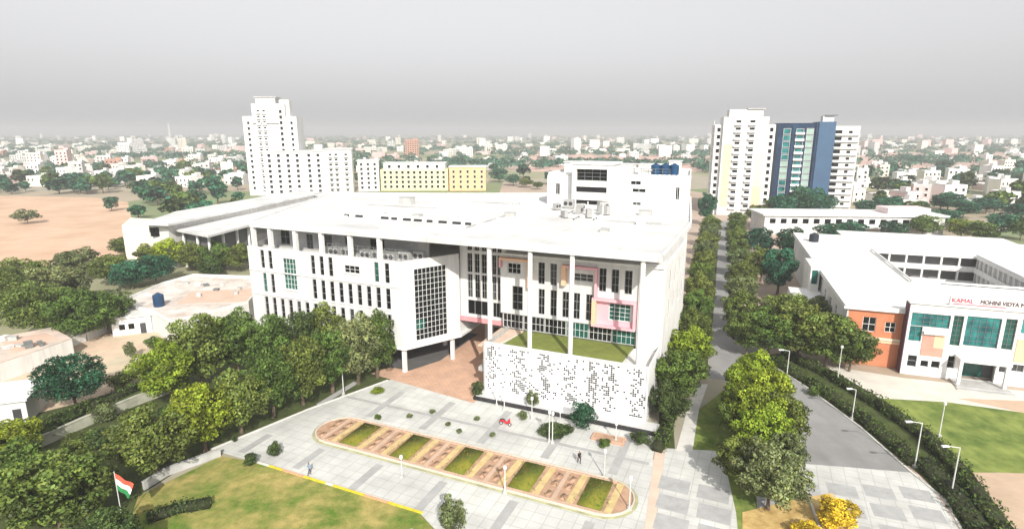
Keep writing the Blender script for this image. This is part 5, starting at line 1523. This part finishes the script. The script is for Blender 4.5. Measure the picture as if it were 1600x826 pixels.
# wood and scrub merging into the haze
rng = np.random.default_rng(9)
Ps, Ns, Ts = [], [], []
NT = 7000
yy = 480 * (4200 / 480) ** (rng.random(NT) ** 0.85); xx = yy * rng.uniform(-1.0, 1.02, NT)
belt = np.sin(xx * .006 + yy * .012) + np.sin(yy * .021 - xx * .0027) + rng.normal(size=NT) * .7
for x, y, bl in zip(xx, yy, belt):
    if bl < .1 or blocked(x, y) or abs(x / y) < .33 and y < 600: continue
    r = rng.uniform(3.5, 7) * (1 + y / 4000); k = 44
    d = rng.normal(size=(k, 3)); d /= np.linalg.norm(d, axis=1, keepdims=True); d[:, 2] = np.abs(d[:, 2]) * 1.0
    Ps.append(np.array((x, y, r * .45)) + d * r * np.array((1.25, 1.0, .9)) * rng.uniform(.7, 1.05, (k, 1))); Ns.append(d)
    b_ = rng.uniform(.6, 1.4, (k, 1)) * rng.uniform(.7, 1.3); Ts.append(np.concatenate([b_ * rng.uniform(.8, 1.3), b_, b_], 1))
P, N, T = np.concatenate(Ps), np.concatenate(Ns), np.concatenate(Ts)
v, c = leaf_quads(P, N, 3.4, rng, T)
wd = obj("far_wood", mesh_from_quads("far_wood", v, c, [LEAF]))
wd.color = (0.045, 0.125, 0.075, 1); wd["kind"] = "stuff"
tag(wd, "belts of hazy woodland stretching to the horizon", "woodland")

# far-off built-up mass too small to tell house from house
q = MB(); trg = random.Random(55)
for i in range(320):
    y = 900 * (3600 / 900) ** trg.random(); x = y * trg.uniform(-1.0, 1.02)
    w, d, h = trg.uniform(9, 24), trg.uniform(8, 16), trg.choice((4, 4, 7, 7, 10, 14)) * (1 + y / 3500)
    a = trg.uniform(-.6, .6); ca, sa = math.cos(a), math.sin(a)
    q.prism([(x + px_ * ca - py_ * sa, y + px_ * sa + py_ * ca) for px_, py_ in ((-w / 2, -d / 2), (w / 2, -d / 2), (w / 2, d / 2), (-w / 2, d / 2))], 0, h, trg.choices((0, 1, 2, 3), (4, 2, 2, 2))[0])
ft = q.build("far_town", HW[:4]); ft["kind"] = "stuff"
tag(ft, "hazy mass of pale buildings along the horizon", "town")

# ---------------------------------------------------------------- haze
b = MB(); b.box(-7700, 7700, -7700, 7700, -1.0, 75.0)
hz = b.build("haze", [])
hm = bpy.data.materials.new("haze"); hm.use_nodes = True
hn, hl = hm.node_tree.nodes, hm.node_tree.links
hn.clear()
pv = hn.new("ShaderNodeVolumePrincipled"); pv.inputs['Density'].default_value = 0.00042
pv.inputs['Color'].default_value = (0.745, 0.755, 0.775, 1); pv.inputs['Anisotropy'].default_value = 0.0
ho = hn.new("ShaderNodeOutputMaterial"); hl.new(pv.outputs[0], ho.inputs['Volume'])
hz.data.materials.append(hm)
hz["kind"] = "stuff"; hz["label"] = "pale grey haze lying over the whole scene"; hz["category"] = "haze"
